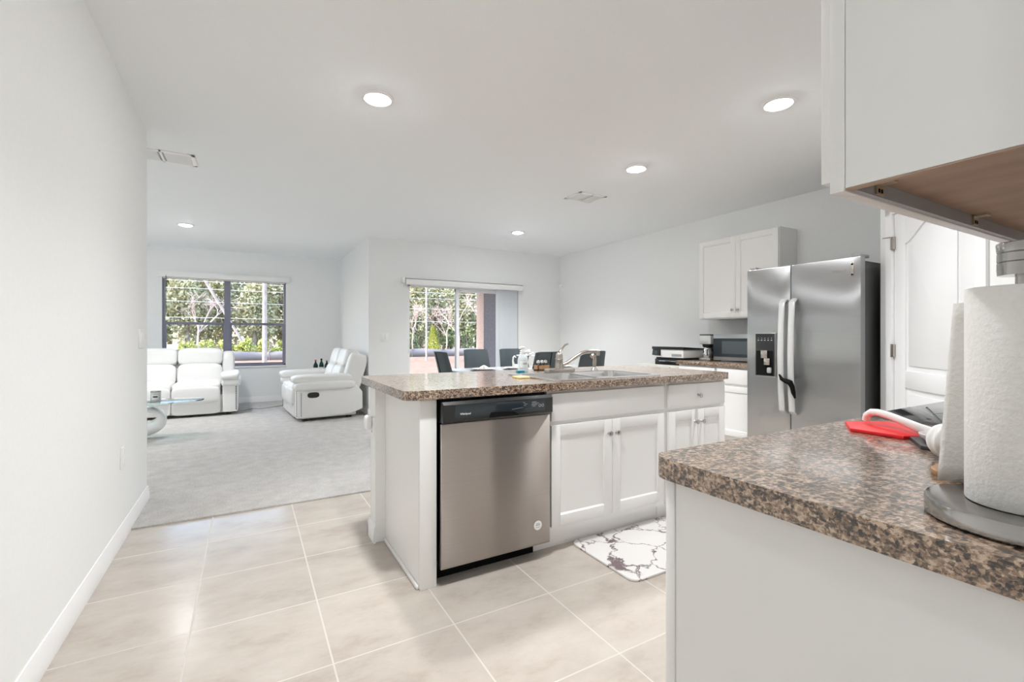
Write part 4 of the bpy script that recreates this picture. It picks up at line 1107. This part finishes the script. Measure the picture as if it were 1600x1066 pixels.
def place_setting(x, y, lab, r=0.165):
    t = thing('charger_plate', lab, 'plate', (x, y, TZ), 'place settings')
    build('plate', MB().lathe([(0, 0.0), (0.10, 0.0), (r, 0.014), (r + 0.002, 0.018), (r - 0.02, 0.014), (0.10, 0.006), (0, 0.005)], (x, y, TZ), 40), M['greyp'], t)
    build('dinner_plate', MB().lathe([(0, 0.007), (0.085, 0.008), (0.135, 0.026), (0.137, 0.030), (0.09, 0.016), (0, 0.014)], (x, y, TZ), 40), M['ceramic'], t)
def napkin(x, y, lab, swan=False, z=0.0):
    t = thing('napkin', lab, 'napkin', (x, y, z))
    def fn(u, v):
        a = 2 * PI * u
        r_ = (0.06 + 0.022 * math.cos(4 * a)) * (1 - v) ** 0.7 + 0.002
        return Vector((x + r_ * math.cos(a), y + r_ * math.sin(a), z + 0.055 * v ** 0.8 + 0.008 * math.sin(6 * a) * (1 - v) * v))
    n_ = MB(); n_.grid(fn, 48, 10, cu=True)
    build('folded_cloth', n_, M['linen'], t)
    if swan:
        build('swan_neck', MB().tube([(x - 0.03, y, z + 0.03), (x - 0.045, y, z + 0.09), (x - 0.04, y, z + 0.14), (x - 0.02, y, z + 0.155), (x + 0.0, y, z + 0.135)], [0.02, 0.012, 0.010, 0.010, 0.006], 10), M['linen'], t)
place_setting(2.48, 5.05, 'grey charger and white dinner plate at the left end of the dining table')
napkin(2.48, 5.05, 'white folded napkin on the leftmost dinner plate', False, TZ + 0.015)
place_setting(2.93, 5.05, 'grey charger and white dinner plate in the middle of the dining table')
napkin(2.93, 5.05, 'white swan folded napkin on the middle dinner plate', True, TZ + 0.015)
place_setting(3.62, 5.05, 'grey charger and white dinner plate at the right end of the dining table')
napkin(3.62, 5.05, 'white folded napkin on the rightmost dinner plate', False, TZ + 0.015)
# vase with white flowers
vx, vy = 3.30, 5.42
vs = thing('flower_vase', 'clear glass vase of silver white flowers on the dining table', 'vase', (vx, vy, TZ))
build('vase', MB().lathe([(0, 0), (0.04, 0), (0.045, 0.01), (0.03, 0.06), (0.04, 0.13), (0.05, 0.15), (0.047, 0.15), (0.036, 0.128), (0.026, 0.06), (0.03, 0.012), (0, 0.01)], (vx, vy, TZ), 24), M['glass'], vs)
random.seed(5)
for k in range(11):
    a = k * 2.4; r_ = 0.03 + 0.085 * math.sqrt((k + 0.5) / 11)
    fx2, fy2, fz2 = vx + r_ * math.cos(a), vy + r_ * math.sin(a), TZ + 0.24 - 0.10 * (r_ / 0.115) ** 2 + random.uniform(-0.01, 0.01)
    f = MB()
    for q in range(6):
        an = q * PI / 3
        f.cushion((fx2 + 0.014 * math.cos(an), fy2 + 0.014 * math.sin(an), fz2 + 0.004), (0.022, 0.022, 0.016), 1, 1, 8, 6)
    f.ball((fx2, fy2, fz2 + 0.008), 0.008, 8)
    fo = build('flower', f, M['linen'], vs)
    build('stem', MB().tube([(vx + 0.01 * math.cos(a), vy + 0.01 * math.sin(a), TZ + 0.03), (vx + 0.4 * r_ * math.cos(a), vy + 0.4 * r_ * math.sin(a), TZ + 0.15), (fx2, fy2, fz2)], 0.0018, 5), M['greyp'], fo)

# ================================================================ LIVING ROOM
def sofa(name, label, nseat, Wd, arm_lever):
    # local: front faces -y, x centred, y=0 at the front of the base
    t = thing(name, label, 'sofa', (0, 0, 0))
    aw = 0.23; D = 0.92; x0, x1 = -Wd / 2, Wd / 2
    build('base', MB().box(x0 + 0.05, 0.06, 0.035, x1 - 0.05, D - 0.14, 0.30, 0.02), M['leather'], t)
    for sx2 in (-1, 1):
        for y in (0.12, D - 0.22):
            build('foot', MB().box(sx2 * (Wd / 2 - 0.14) - 0.03, y - 0.03, 0, sx2 * (Wd / 2 - 0.14) + 0.03, y + 0.03, 0.06), M['blackm'], t)
    sw = (Wd - 2 * aw) / nseat
    for k in range(nseat):
        c_ = x0 + aw + sw * (k + 0.5)
        build('seat_cushion', MB().cushion((c_, 0.32, 0.40), (sw - 0.004, 0.72, 0.19), 0.42, 0.22).cushion((c_, 0.02, 0.32), (sw - 0.006, 0.15, 0.26), 0.5, 0.3), M['leather'], t)
        build('footrest', MB().cushion((c_, 0.045, 0.17), (sw - 0.004, 0.11, 0.27), 0.25, 0.2), M['leather'], t)
        tilt = Matrix.Translation((c_, 0.60, 0.42)) @ Matrix.Rotation(R(-16), 4, 'X')
        build('lumbar_cushion', MB().cushion((0, 0.03, 0.14), (sw - 0.004, 0.22, 0.36), 0.45, 0.25, M=tilt), M['leather'], t)
        build('headrest', MB().cushion((0, 0.05, 0.43), (sw - 0.004, 0.22, 0.28), 0.45, 0.25, M=tilt), M['leather'], t)
    tilt = Matrix.Translation((0, 0.60, 0.42)) @ Matrix.Rotation(R(-16), 4, 'X')
    bo = build('back_shell', MB().box(x0 + 0.09, 0.10, -0.08, x1 - 0.09, 0.22, 0.50, 0.05, 4, M=tilt), M['leather'], t)
    for sx2 in (-1, 1):
        xc = sx2 * (Wd / 2 - 0.145)
        build('back_wing', MB().cushion((xc - sx2 * 0.012, 0.11, 0.26), (0.17, 0.26, 0.54), 0.4, 0.4, M=tilt), M['leather'], t)
    for sx2 in (-1, 1):
        xc = sx2 * (Wd / 2 - aw / 2)
        ar = MB()
        prof = [(0.0, 0.05), (0.0, 0.46), (0.04, 0.50), (0.70, 0.50), (0.80, 0.44), (0.86, 0.36), (0.86, 0.12), (0.70, 0.06), (0.3, 0.045)]
        ar.prism(prof, xc - aw / 2 + 0.02, xc + aw / 2 - 0.015, 'x', bev=0.018, seg=3)
        ao = build('arm', ar, M['leather'], t)
        ao2 = build('arm_roll', MB().cushion((xc + sx2 * 0.012, 0.36, 0.475), (aw + 0.02, 0.80, 0.14), 0.55, 0.25), M['leather'], ao)
        build('arm_pad', MB().cushion((xc - sx2 * 0.004, 0.33, 0.565), (aw + 0.005, 0.78, 0.13), 0.55, 0.25), M['leather'], ao)
        nm = MB()
        for k in range(14): nm.ball((xc + sx2 * (aw / 2 - 0.038), -0.001, 0.085 + k * 0.025), 0.009, 8)
        build('nailhead_trim', nm, M['nail'], ao)
        if arm_lever and sx2 == arm_lever:
            lv_ = MB(); lv_.cushion((xc + sx2 * (aw / 2 - 0.008), 0.20, 0.355), (0.02, 0.15, 0.075), 0.7, 0.7)
            o_ = build('recliner_lever', lv_, M['black'], ao); o_['label'] = 'black oval recliner lever'
            nm = MB()
            for k in range(14): nm.ball((xc + sx2 * (aw / 2 - 0.0145), 0.05, 0.085 + k * 0.023), 0.0065, 8)
            build('side_nailheads', nm, M['nail'], ao)
    return t
s1 = sofa('sofa', 'white leather three seat sofa under the living room window', 3, 2.22, 0)
s1.location = (-1.225, 7.93, 0.012)
s2 = sofa('loveseat', 'white leather reclining loveseat with side lever beside the living room corner', 2, 1.36, 1)
s2.location = (0.52, 7.42, 0.012); s2.rotation_euler = (0, 0, R(-86))

# coffee table
cx2, cy2 = -1.17, 6.56
ct = thing('coffee_table', 'oval glass coffee table on a glossy white ring base', 'coffee table', (cx2, cy2, 0.012))
rg_ = MB()
n = 64; m_ = 16
def ringf(u, v):
    a = 2 * PI * u; th = 2 * PI * v
    ca, sa = math.cos(a), math.sin(a)
    O = Vector((0.42 * math.copysign(abs(ca) ** 0.85, ca), 0.205 + 0.205 * math.copysign(abs(sa) ** 0.85, sa)))
    I = Vector((0.325 * ca, 0.245 + 0.085 * sa))
    p = (O + I) / 2 + (O - I) / 2 * math.cos(th)
    return Vector((-1.225 + p.x, cy2 + 0.075 * math.copysign(abs(math.sin(th)) ** 0.8, math.sin(th)), p.y))
rg_.grid(ringf, n, m_, True, True)
zs = [v.co.z for v in rg_.bm.verts]; zl, zh = min(zs), max(zs)
for v in rg_.bm.verts: v.co.z = 0.012 + (v.co.z - zl) / (zh - zl) * 0.402
build('ring_base', rg_, M['ceramic'], ct, smooth=60)
gp = [(cx2 + 0.72 * math.cos(2 * PI * k / 64), cy2 + 0.31 * math.copysign(abs(math.sin(2 * PI * k / 64)) ** 0.9, math.sin(2 * PI * k / 64))) for k in range(64)]
build('glass_top', MB().prism(gp, 0.414, 0.426, bev=0.003), M['tglass'], ct)
jx, jy = -0.90, 6.50
cj = thing('candle_jar', 'candle in a glass jar with a silver lid on the coffee table', 'candle', (jx, jy, 0.426))
build('jar', MB().lathe([(0, 0), (0.045, 0), (0.048, 0.005), (0.048, 0.105), (0.046, 0.108), (0.044, 0.105), (0.044, 0.02), (0, 0.018)], (jx, jy, 0.426), 28), M['frost'], cj)
build('wax', MB().lathe([(0, 0.019), (0.0435, 0.019), (0.0435, 0.05), (0, 0.05)], (jx, jy, 0.426), 24), M['teal'], cj)
build('lid', MB().lathe([(0, 0.108), (0.049, 0.108), (0.049, 0.122), (0, 0.124)], (jx, jy, 0.426), 24), M['nickel'], cj)
lbm = MB(); lbm.grid(lambda u, v: Vector((jx + 0.0486 * math.cos(-2.3 + 1.5 * u), jy + 0.0486 * math.sin(-2.3 + 1.5 * u), 0.45 + 0.055 * v)), 10, 2)
lo2 = build('label', lbm, M['white'], cj)
lbm = MB(); lbm.grid(lambda u, v: Vector((jx + 0.0489 * math.cos(-2.0 + 0.9 * u), jy + 0.0489 * math.sin(-2.0 + 0.9 * u), 0.478 + 0.014 * v)), 10, 2)
build('label_print', lbm, M['void'], lo2)
rm = thing('remote_control', 'small black remote lying on the coffee table beside the wall edge', 'remote', (-1.03, 6.47, 0.426))
build('body', MB().box(-1.12, 6.455, 0.426, -0.975, 6.495, 0.444, 0.005), M['black'], rm)
build('buttons', MB().box(-1.10, 6.463, 0.443, -1.0, 6.487, 0.4455), M['greyp'], rm)

# side table with bottles behind the loveseat
ex, ey = 1.13, 8.72
et = thing('side_table', 'small round white side table in the corner behind the loveseat', 'table', (ex, ey, 0.012))
build('tabletop', MB().lathe([(0, 0.50), (0.19, 0.50), (0.20, 0.51), (0.19, 0.52), (0, 0.52)], (ex, ey, 0.0), 32), M['white'], et)
build('pedestal', MB().lathe([(0, 0.012), (0.15, 0.012), (0.15, 0.03), (0.03, 0.06), (0.025, 0.50), (0, 0.50)], (ex, ey, 0.0), 24), M['white'], et)
for k, (ox, oy, hh, cap, lab) in enumerate(((-0.11, -0.02, 0.235, 'red', 'dark green bottle with a red cap behind the loveseat arm'), (-0.01, 0.02, 0.25, 'void', 'dark green bottle in the middle of the corner side table'), (0.07, -0.04, 0.225, 'nickel', 'dark green bottle with silver cap nearest the loveseat back'))):
    x, y = ex + ox, ey + oy
    bo = thing('bottle', lab, 'bottle', (x, y, 0.52), 'bottles on the corner side table')
    build('bottle_body', MB().lathe([(0, 0), (0.036, 0), (0.038, 0.005), (0.038, hh * 0.55), (0.030, hh * 0.68), (0.014, hh * 0.80), (0.013, hh * 0.93), (0, hh * 0.93)], (x, y, 0.52), 20), M['bottle'], bo)
    build('cap', MB().lathe([(0, hh * 0.92), (0.016, hh * 0.92), (0.016, hh), (0, hh)], (x, y, 0.52), 14), M[cap], bo)
    build('label', MB().lathe([(0.0385, hh * 0.15), (0.0385, hh * 0.42)], (x, y, 0.52), 20), M['linen'], bo)
cord = MB(); cord.tube([(-0.10, 8.25, 0.018), (0.05, 8.4, 0.018), (0.2, 8.35, 0.018), (0.4, 8.5, 0.018), (0.55, 8.55, 0.018), (0.75, 8.62, 0.018), (1.0, 8.75, 0.018)], 0.006, 6)
single('extension_cord', cord, M['greyp'], 'thin grey power cord on the carpet between sofa and loveseat', 'cord', (0.2, 8.4, 0.012))

# ================================================================ OUTSIDE
GZ = -0.12
g = MB(); g.box(-60, YL + 0.2, GZ - 0.3, 90, 110, GZ)
GR = noise_mat('dry_grass', (0.165, 0.105, 0.072), (0.235, 0.165, 0.12), 3, 0.95, 0.4, 0.03)
go = build('ground', g, GR); go['kind'] = 'structure'; go['label'] = 'dry brown yard outside'
g = MB(); g.box(XJ + T, YD + T, -0.14, 5.2, 9.6, -0.02)
o = build('lanai_slab', g, M['concrete']); o['kind'] = 'structure'
g = MB(); g.box(XJ + T, YD + T, 2.50, 5.3, 9.75, 2.75)
o = build('lanai_roof', g, M['stuccow']); o['kind'] = 'structure'
g = MB(); g.box(4.49, 9.15, -0.02, 4.86, 9.52, 2.50)
o = build('lanai_column', g, M['stucco']); o['kind'] = 'structure'; o['label'] = 'brown stucco column outside the sliding door'
random.seed(11)
LEAF = [noise_mat('leaf_olive', (0.36, 0.35, 0.20), (0.58, 0.55, 0.34), 0.9, 0.8), noise_mat('leaf_green', (0.22, 0.27, 0.13), (0.42, 0.44, 0.25), 0.9, 0.8), noise_mat('leaf_yellow', (0.42, 0.46, 0.12), (0.58, 0.58, 0.2), 0.9, 0.8)]
TWIG = noise_mat('bare_twig', (0.46, 0.35, 0.32), (0.60, 0.48, 0.45), 2, 0.9)
BARK = noise_mat('bark', (0.26, 0.20, 0.17), (0.38, 0.31, 0.27), 6, 0.9)
def leaf_cloud(mb, n, cx, cy, cz, rx, ry, rz, size, clumps=14, squash=0.6):
    cl = []
    for k in range(clumps):
        d = Vector((random.gauss(0, 1), random.gauss(0, 1), random.gauss(0, 1))).normalized() * random.uniform(0.3, 0.78)
        cl.append((cx + d.x * rx, cy + d.y * ry, cz + d.z * rz, random.uniform(0.25, 0.5)))
    for k in range(n):
        c_ = random.choice(cl)
        d = Vector((random.gauss(0, 1), random.gauss(0, 1), random.gauss(0, 1))).normalized() * (random.random() ** 0.4)
        p = Vector((c_[0] + d.x * rx * c_[3], c_[1] + d.y * ry * c_[3], c_[2] + d.z * rz * c_[3] * 0.8))
        a = Vector((random.gauss(0, 1), random.gauss(0, 1), random.gauss(0, 1))).normalized()
        b_ = a.orthogonal().normalized(); b_.rotate(Matrix.Rotation(random.uniform(0, 6.28), 3, a))
        c2 = a.cross(b_); s_ = size * random.uniform(0.6, 1.3)
        vs_ = [mb.bm.verts.new(p + b_ * s_), mb.bm.verts.new(p + c2 * s_ * squash), mb.bm.verts.new(p - b_ * s_), mb.bm.verts.new(p - c2 * s_ * squash)]
        f = mb.bm.faces.new(vs_); f.material_index = mb.mi
def limb(mb, p, d, ln, r, depth):
    q = p + d * ln
    mb.tube([p, p.lerp(q, 0.5) + Vector((random.uniform(-.05, .05) * ln, random.uniform(-.05, .05) * ln, 0)), q], [r, r * 0.82, r * 0.62], 5 if depth > 2 else 3)
    if depth == 0: return
    for k in range(3 if depth > 1 else 4):
        e = (d + Vector((random.gauss(0, .55), random.gauss(0, .55), random.gauss(0.1, .35)))).normalized()
        limb(mb, p.lerp(q, random.uniform(0.45, 1.0)), e, ln * random.uniform(0.5, 0.75), r * 0.58, depth - 1)
def tree_proto(kind, h):
    labs = ['leafy olive green tree in the wood line beyond the silt fence', 'dense dark green tree in the wood line beyond the silt fence', 'bare pinkish grey tree in the wood line beyond the silt fence']
    t = thing('tree', labs[kind], 'tree', (0, 0, 0), ['olive trees beyond the fence', 'dark trees beyond the fence', 'bare trees beyond the fence'][kind])
    if kind < 2:
        build('trunk', MB().tube([(0, 0, -0.3), (0.1, 0.05, h * 0.3), (-0.05, 0, h * 0.75)], [0.16, 0.12, 0.05], 8), BARK, t)
        lc = MB()
        leaf_cloud(lc, 5200, 0, 0, h * 0.47, 1.55, 1.45, h * 0.56, 0.125 if kind == 0 else 0.115, 40)
        build('crown', lc, LEAF[kind], t, smooth=0)
    else:
        br = MB(); limb(br, Vector((0, 0, -0.3)), Vector((0.05, 0, 1)).normalized(), h * 0.42, 0.09, 5)
        build('branches', br, TWIG, t)
    return t
protos = {}
for kind in (0, 1, 2):
    for v in range(2 if kind < 2 else 3):
        protos[(kind, v)] = [tree_proto(kind, 7.0 + v), False]
def put_tree(kind, x, y, sc):
    v = random.randrange(2 if kind < 2 else 3)
    p = protos[(kind, v)]
    if not p[1]: o = p[0]; p[1] = True
    else: o = dup(p[0], (0, 0, 0))
    o.location = (x, y, GZ); o.rotation_euler = (0, 0, random.uniform(0, 6.28)); o.scale = (sc, sc, sc * random.uniform(0.95, 1.2))
# three staggered rows of leafy trees, bare ones loosely in front
for r_, (ry_, off) in enumerate(((36.2, 0.0), (40.2, 1.9), (44.2, 0.9))):
    x = -11.0 + off
    while x < 24 + r_ * 2:
        put_tree(random.choice((0, 0, 1) if r_ == 0 else (0, 1)), x + random.uniform(-0.15, 0.15), ry_ + random.uniform(-0.2, 0.2), random.uniform(0.92, 1.08) + 0.08 * r_); x += 3.75
for x in (-6.2, -2.4, 4.6, 7.0, 17.6, 20.4): put_tree(2, x, random.uniform(32.2, 32.8), random.uniform(0.6, 0.75))
for (x, y, s_) in ((8.9, 31.2, 0.52), (10.3, 32.4, 0.58), (12.4, 31.5, 0.60), (13.9, 32.5, 0.6), (15.3, 31.3, 0.55)): put_tree(2, x, y, s_)
for p in protos.values():
    if not p[1]: p[0].location = (26, 40, GZ)
# evergreen undergrowth filling the wood line below the crowns
for k in range(15):
    hx = 3.6 + k * 1.45; hy = 34.2 + random.uniform(-0.2, 0.2); hz = random.uniform(1.6, 2.6)
    hb = MB(); leaf_cloud(hb, 1500, hx, hy, GZ + hz * 0.5, 0.75, 0.5, hz * 0.55, 0.11, 16)
    hb.m(1).tube([(hx, hy, GZ - 0.1), (hx, hy, GZ + hz * 0.7)], 0.05, 6)
    tag(build('shrub', hb, [LEAF[1], BARK], None, (hx, hy, GZ), 0), 'dark evergreen shrub filling the wood line under the trees outside the sliding door', 'bush', 'undergrowth of the wood line')
# young bright green conifer
cn = thing('young_conifer', 'small bright green conifer in front of the wood line, seen through the sliding door', 'tree', (10.85, 29.8, GZ))
lc = MB()
for k in range(1500):
    z = random.random() ** 1.3; r_ = 0.62 * (1 - z) * random.uniform(0.5, 1.0) + 0.03; a = random.uniform(0, 6.28)
    p = Vector((10.85 + r_ * math.cos(a), 29.8 + r_ * math.sin(a), GZ + 0.25 + z * 1.75))
    u_ = Vector((math.cos(a), math.sin(a), 0.6)).normalized() * 0.11; w_ = Vector((-math.sin(a), math.cos(a), 0)) * 0.04
    lc.bm.faces.new([lc.bm.verts.new(p - w_), lc.bm.verts.new(p + u_), lc.bm.verts.new(p + w_), lc.bm.verts.new(p - u_ * 0.3)])
build('foliage', lc, LEAF[2], cn, smooth=0)
build('trunk', MB().cyl((10.85, 29.8, GZ - 0.1), (10.85, 29.8, GZ + 1.6), 0.05, 0.02, 8), BARK, cn)
# hedge of low yellow green bushes seen through the living room window
for k in range(9):
    hx = -2.8 + k * 0.88
    hb = MB(); leaf_cloud(hb, 700, hx, 30.2 + random.uniform(-0.4, 0.4), GZ + 0.62, 0.52, 0.45, 0.62, 0.09, 10)
    hb.tube([(hx, 30.2, GZ - 0.05), (hx, 30.2, GZ + 0.5)], 0.05, 6)
    tag(build('bush', hb, LEAF[2], None, (hx, 30.2, GZ), 0), 'low yellow green bush outside the living room window behind the silt fence', 'bush', 'bushes behind the silt fence')
# silt fence
FEN = mat('silt_fabric', (0.25, 0.225, 0.225), 0.8)
sf = thing('silt_fence', 'low dark silt fence across the far side of the yard', 'fence', (5, 28.6, GZ))
fb = MB(); fb.grid(lambda u, v: Vector((-9 + 32 * u, 28.6 + 0.05 * math.sin(u * 90), GZ + 0.48 * v + 0.04 * math.sin(u * 57) * v)), 161, 2)
o = build('fabric', fb, FEN, sf); mdf = o.modifiers.new('t', 'SOLIDIFY'); mdf.thickness = 0.01
for k in range(17):
    build('stake', MB().box(-9 + k * 2.0 - 0.02, 28.57, GZ - 0.1, -9 + k * 2.0 + 0.02, 28.61, GZ + 0.62), BARK, sf)
# utility poles and wires
UP = noise_mat('weathered_pole', (0.36, 0.29, 0.26), (0.55, 0.46, 0.42), 4, 0.9)
po = thing('utility_pole', 'grey wooden utility pole seen through the right half of the living room window', 'pole', (0.66, 24, GZ))
build('shaft', MB().tube([(0.66, 24, GZ - 0.2), (0.66, 24, 8.6)], [0.10, 0.085], 12), UP, po)
build('crossarm', MB().box(-0.5, 23.95, 7.6, 1.8, 24.05, 7.75), UP, po)
build('transformer', MB().cyl((0.66, 23.75, 5.6), (0.66, 23.75, 6.3), 0.2, seg=16), M['greyp'], po)
po = thing('utility_pole', 'thin grey utility pole seen through the sliding glass door', 'pole', (8.35, 24, GZ))
build('shaft', MB().tube([(8.35, 24, GZ - 0.2), (8.35, 24, 8.6)], [0.05, 0.045], 12), UP, po)
ln_ = MB(); ln_.tube([(-1.75, 22, 4.05), (-0.28, 22, 1.62)], 0.055, 8)
gw = single('leaning_pole', MB().tube([(-2.62, 31.4, 5.3), (0.25, 31.4, GZ - 0.05)], 0.07, 8), UP, 'pale leaning brace pole crossing the left half of the living room window', 'pole', (0.25, 31.4, GZ))
for z, lab in ((3.52, 'topmost'), (3.2, 'second'), (2.64, 'third'), (1.95, 'lowest')):
    wm = MB(); wm.tube([(-14 + 2.0 * k, 24.05, z + 0.012 * ((k % 6) - 3) ** 2 * 0.3) for k in range(22)], 0.009, 5)
    single('power_line', wm, M['linen'], 'pale overhead wire crossing both window views, %s of the four' % lab, 'wire', (0, 24.05, z), 'overhead wires')
# low white building at the left
wb = thing('white_building', 'long low white building beyond the hedge at the left window', 'building', (-5.0, 34, GZ))
build('walls', MB().box(-9, 31.2, GZ - 0.1, -2.6, 31.9, 0.45), M['stuccow'], wb)
build('roof', MB().box(-9.2, 31.0, 0.45, -2.4, 32.0, 0.72), M['white'], wb)
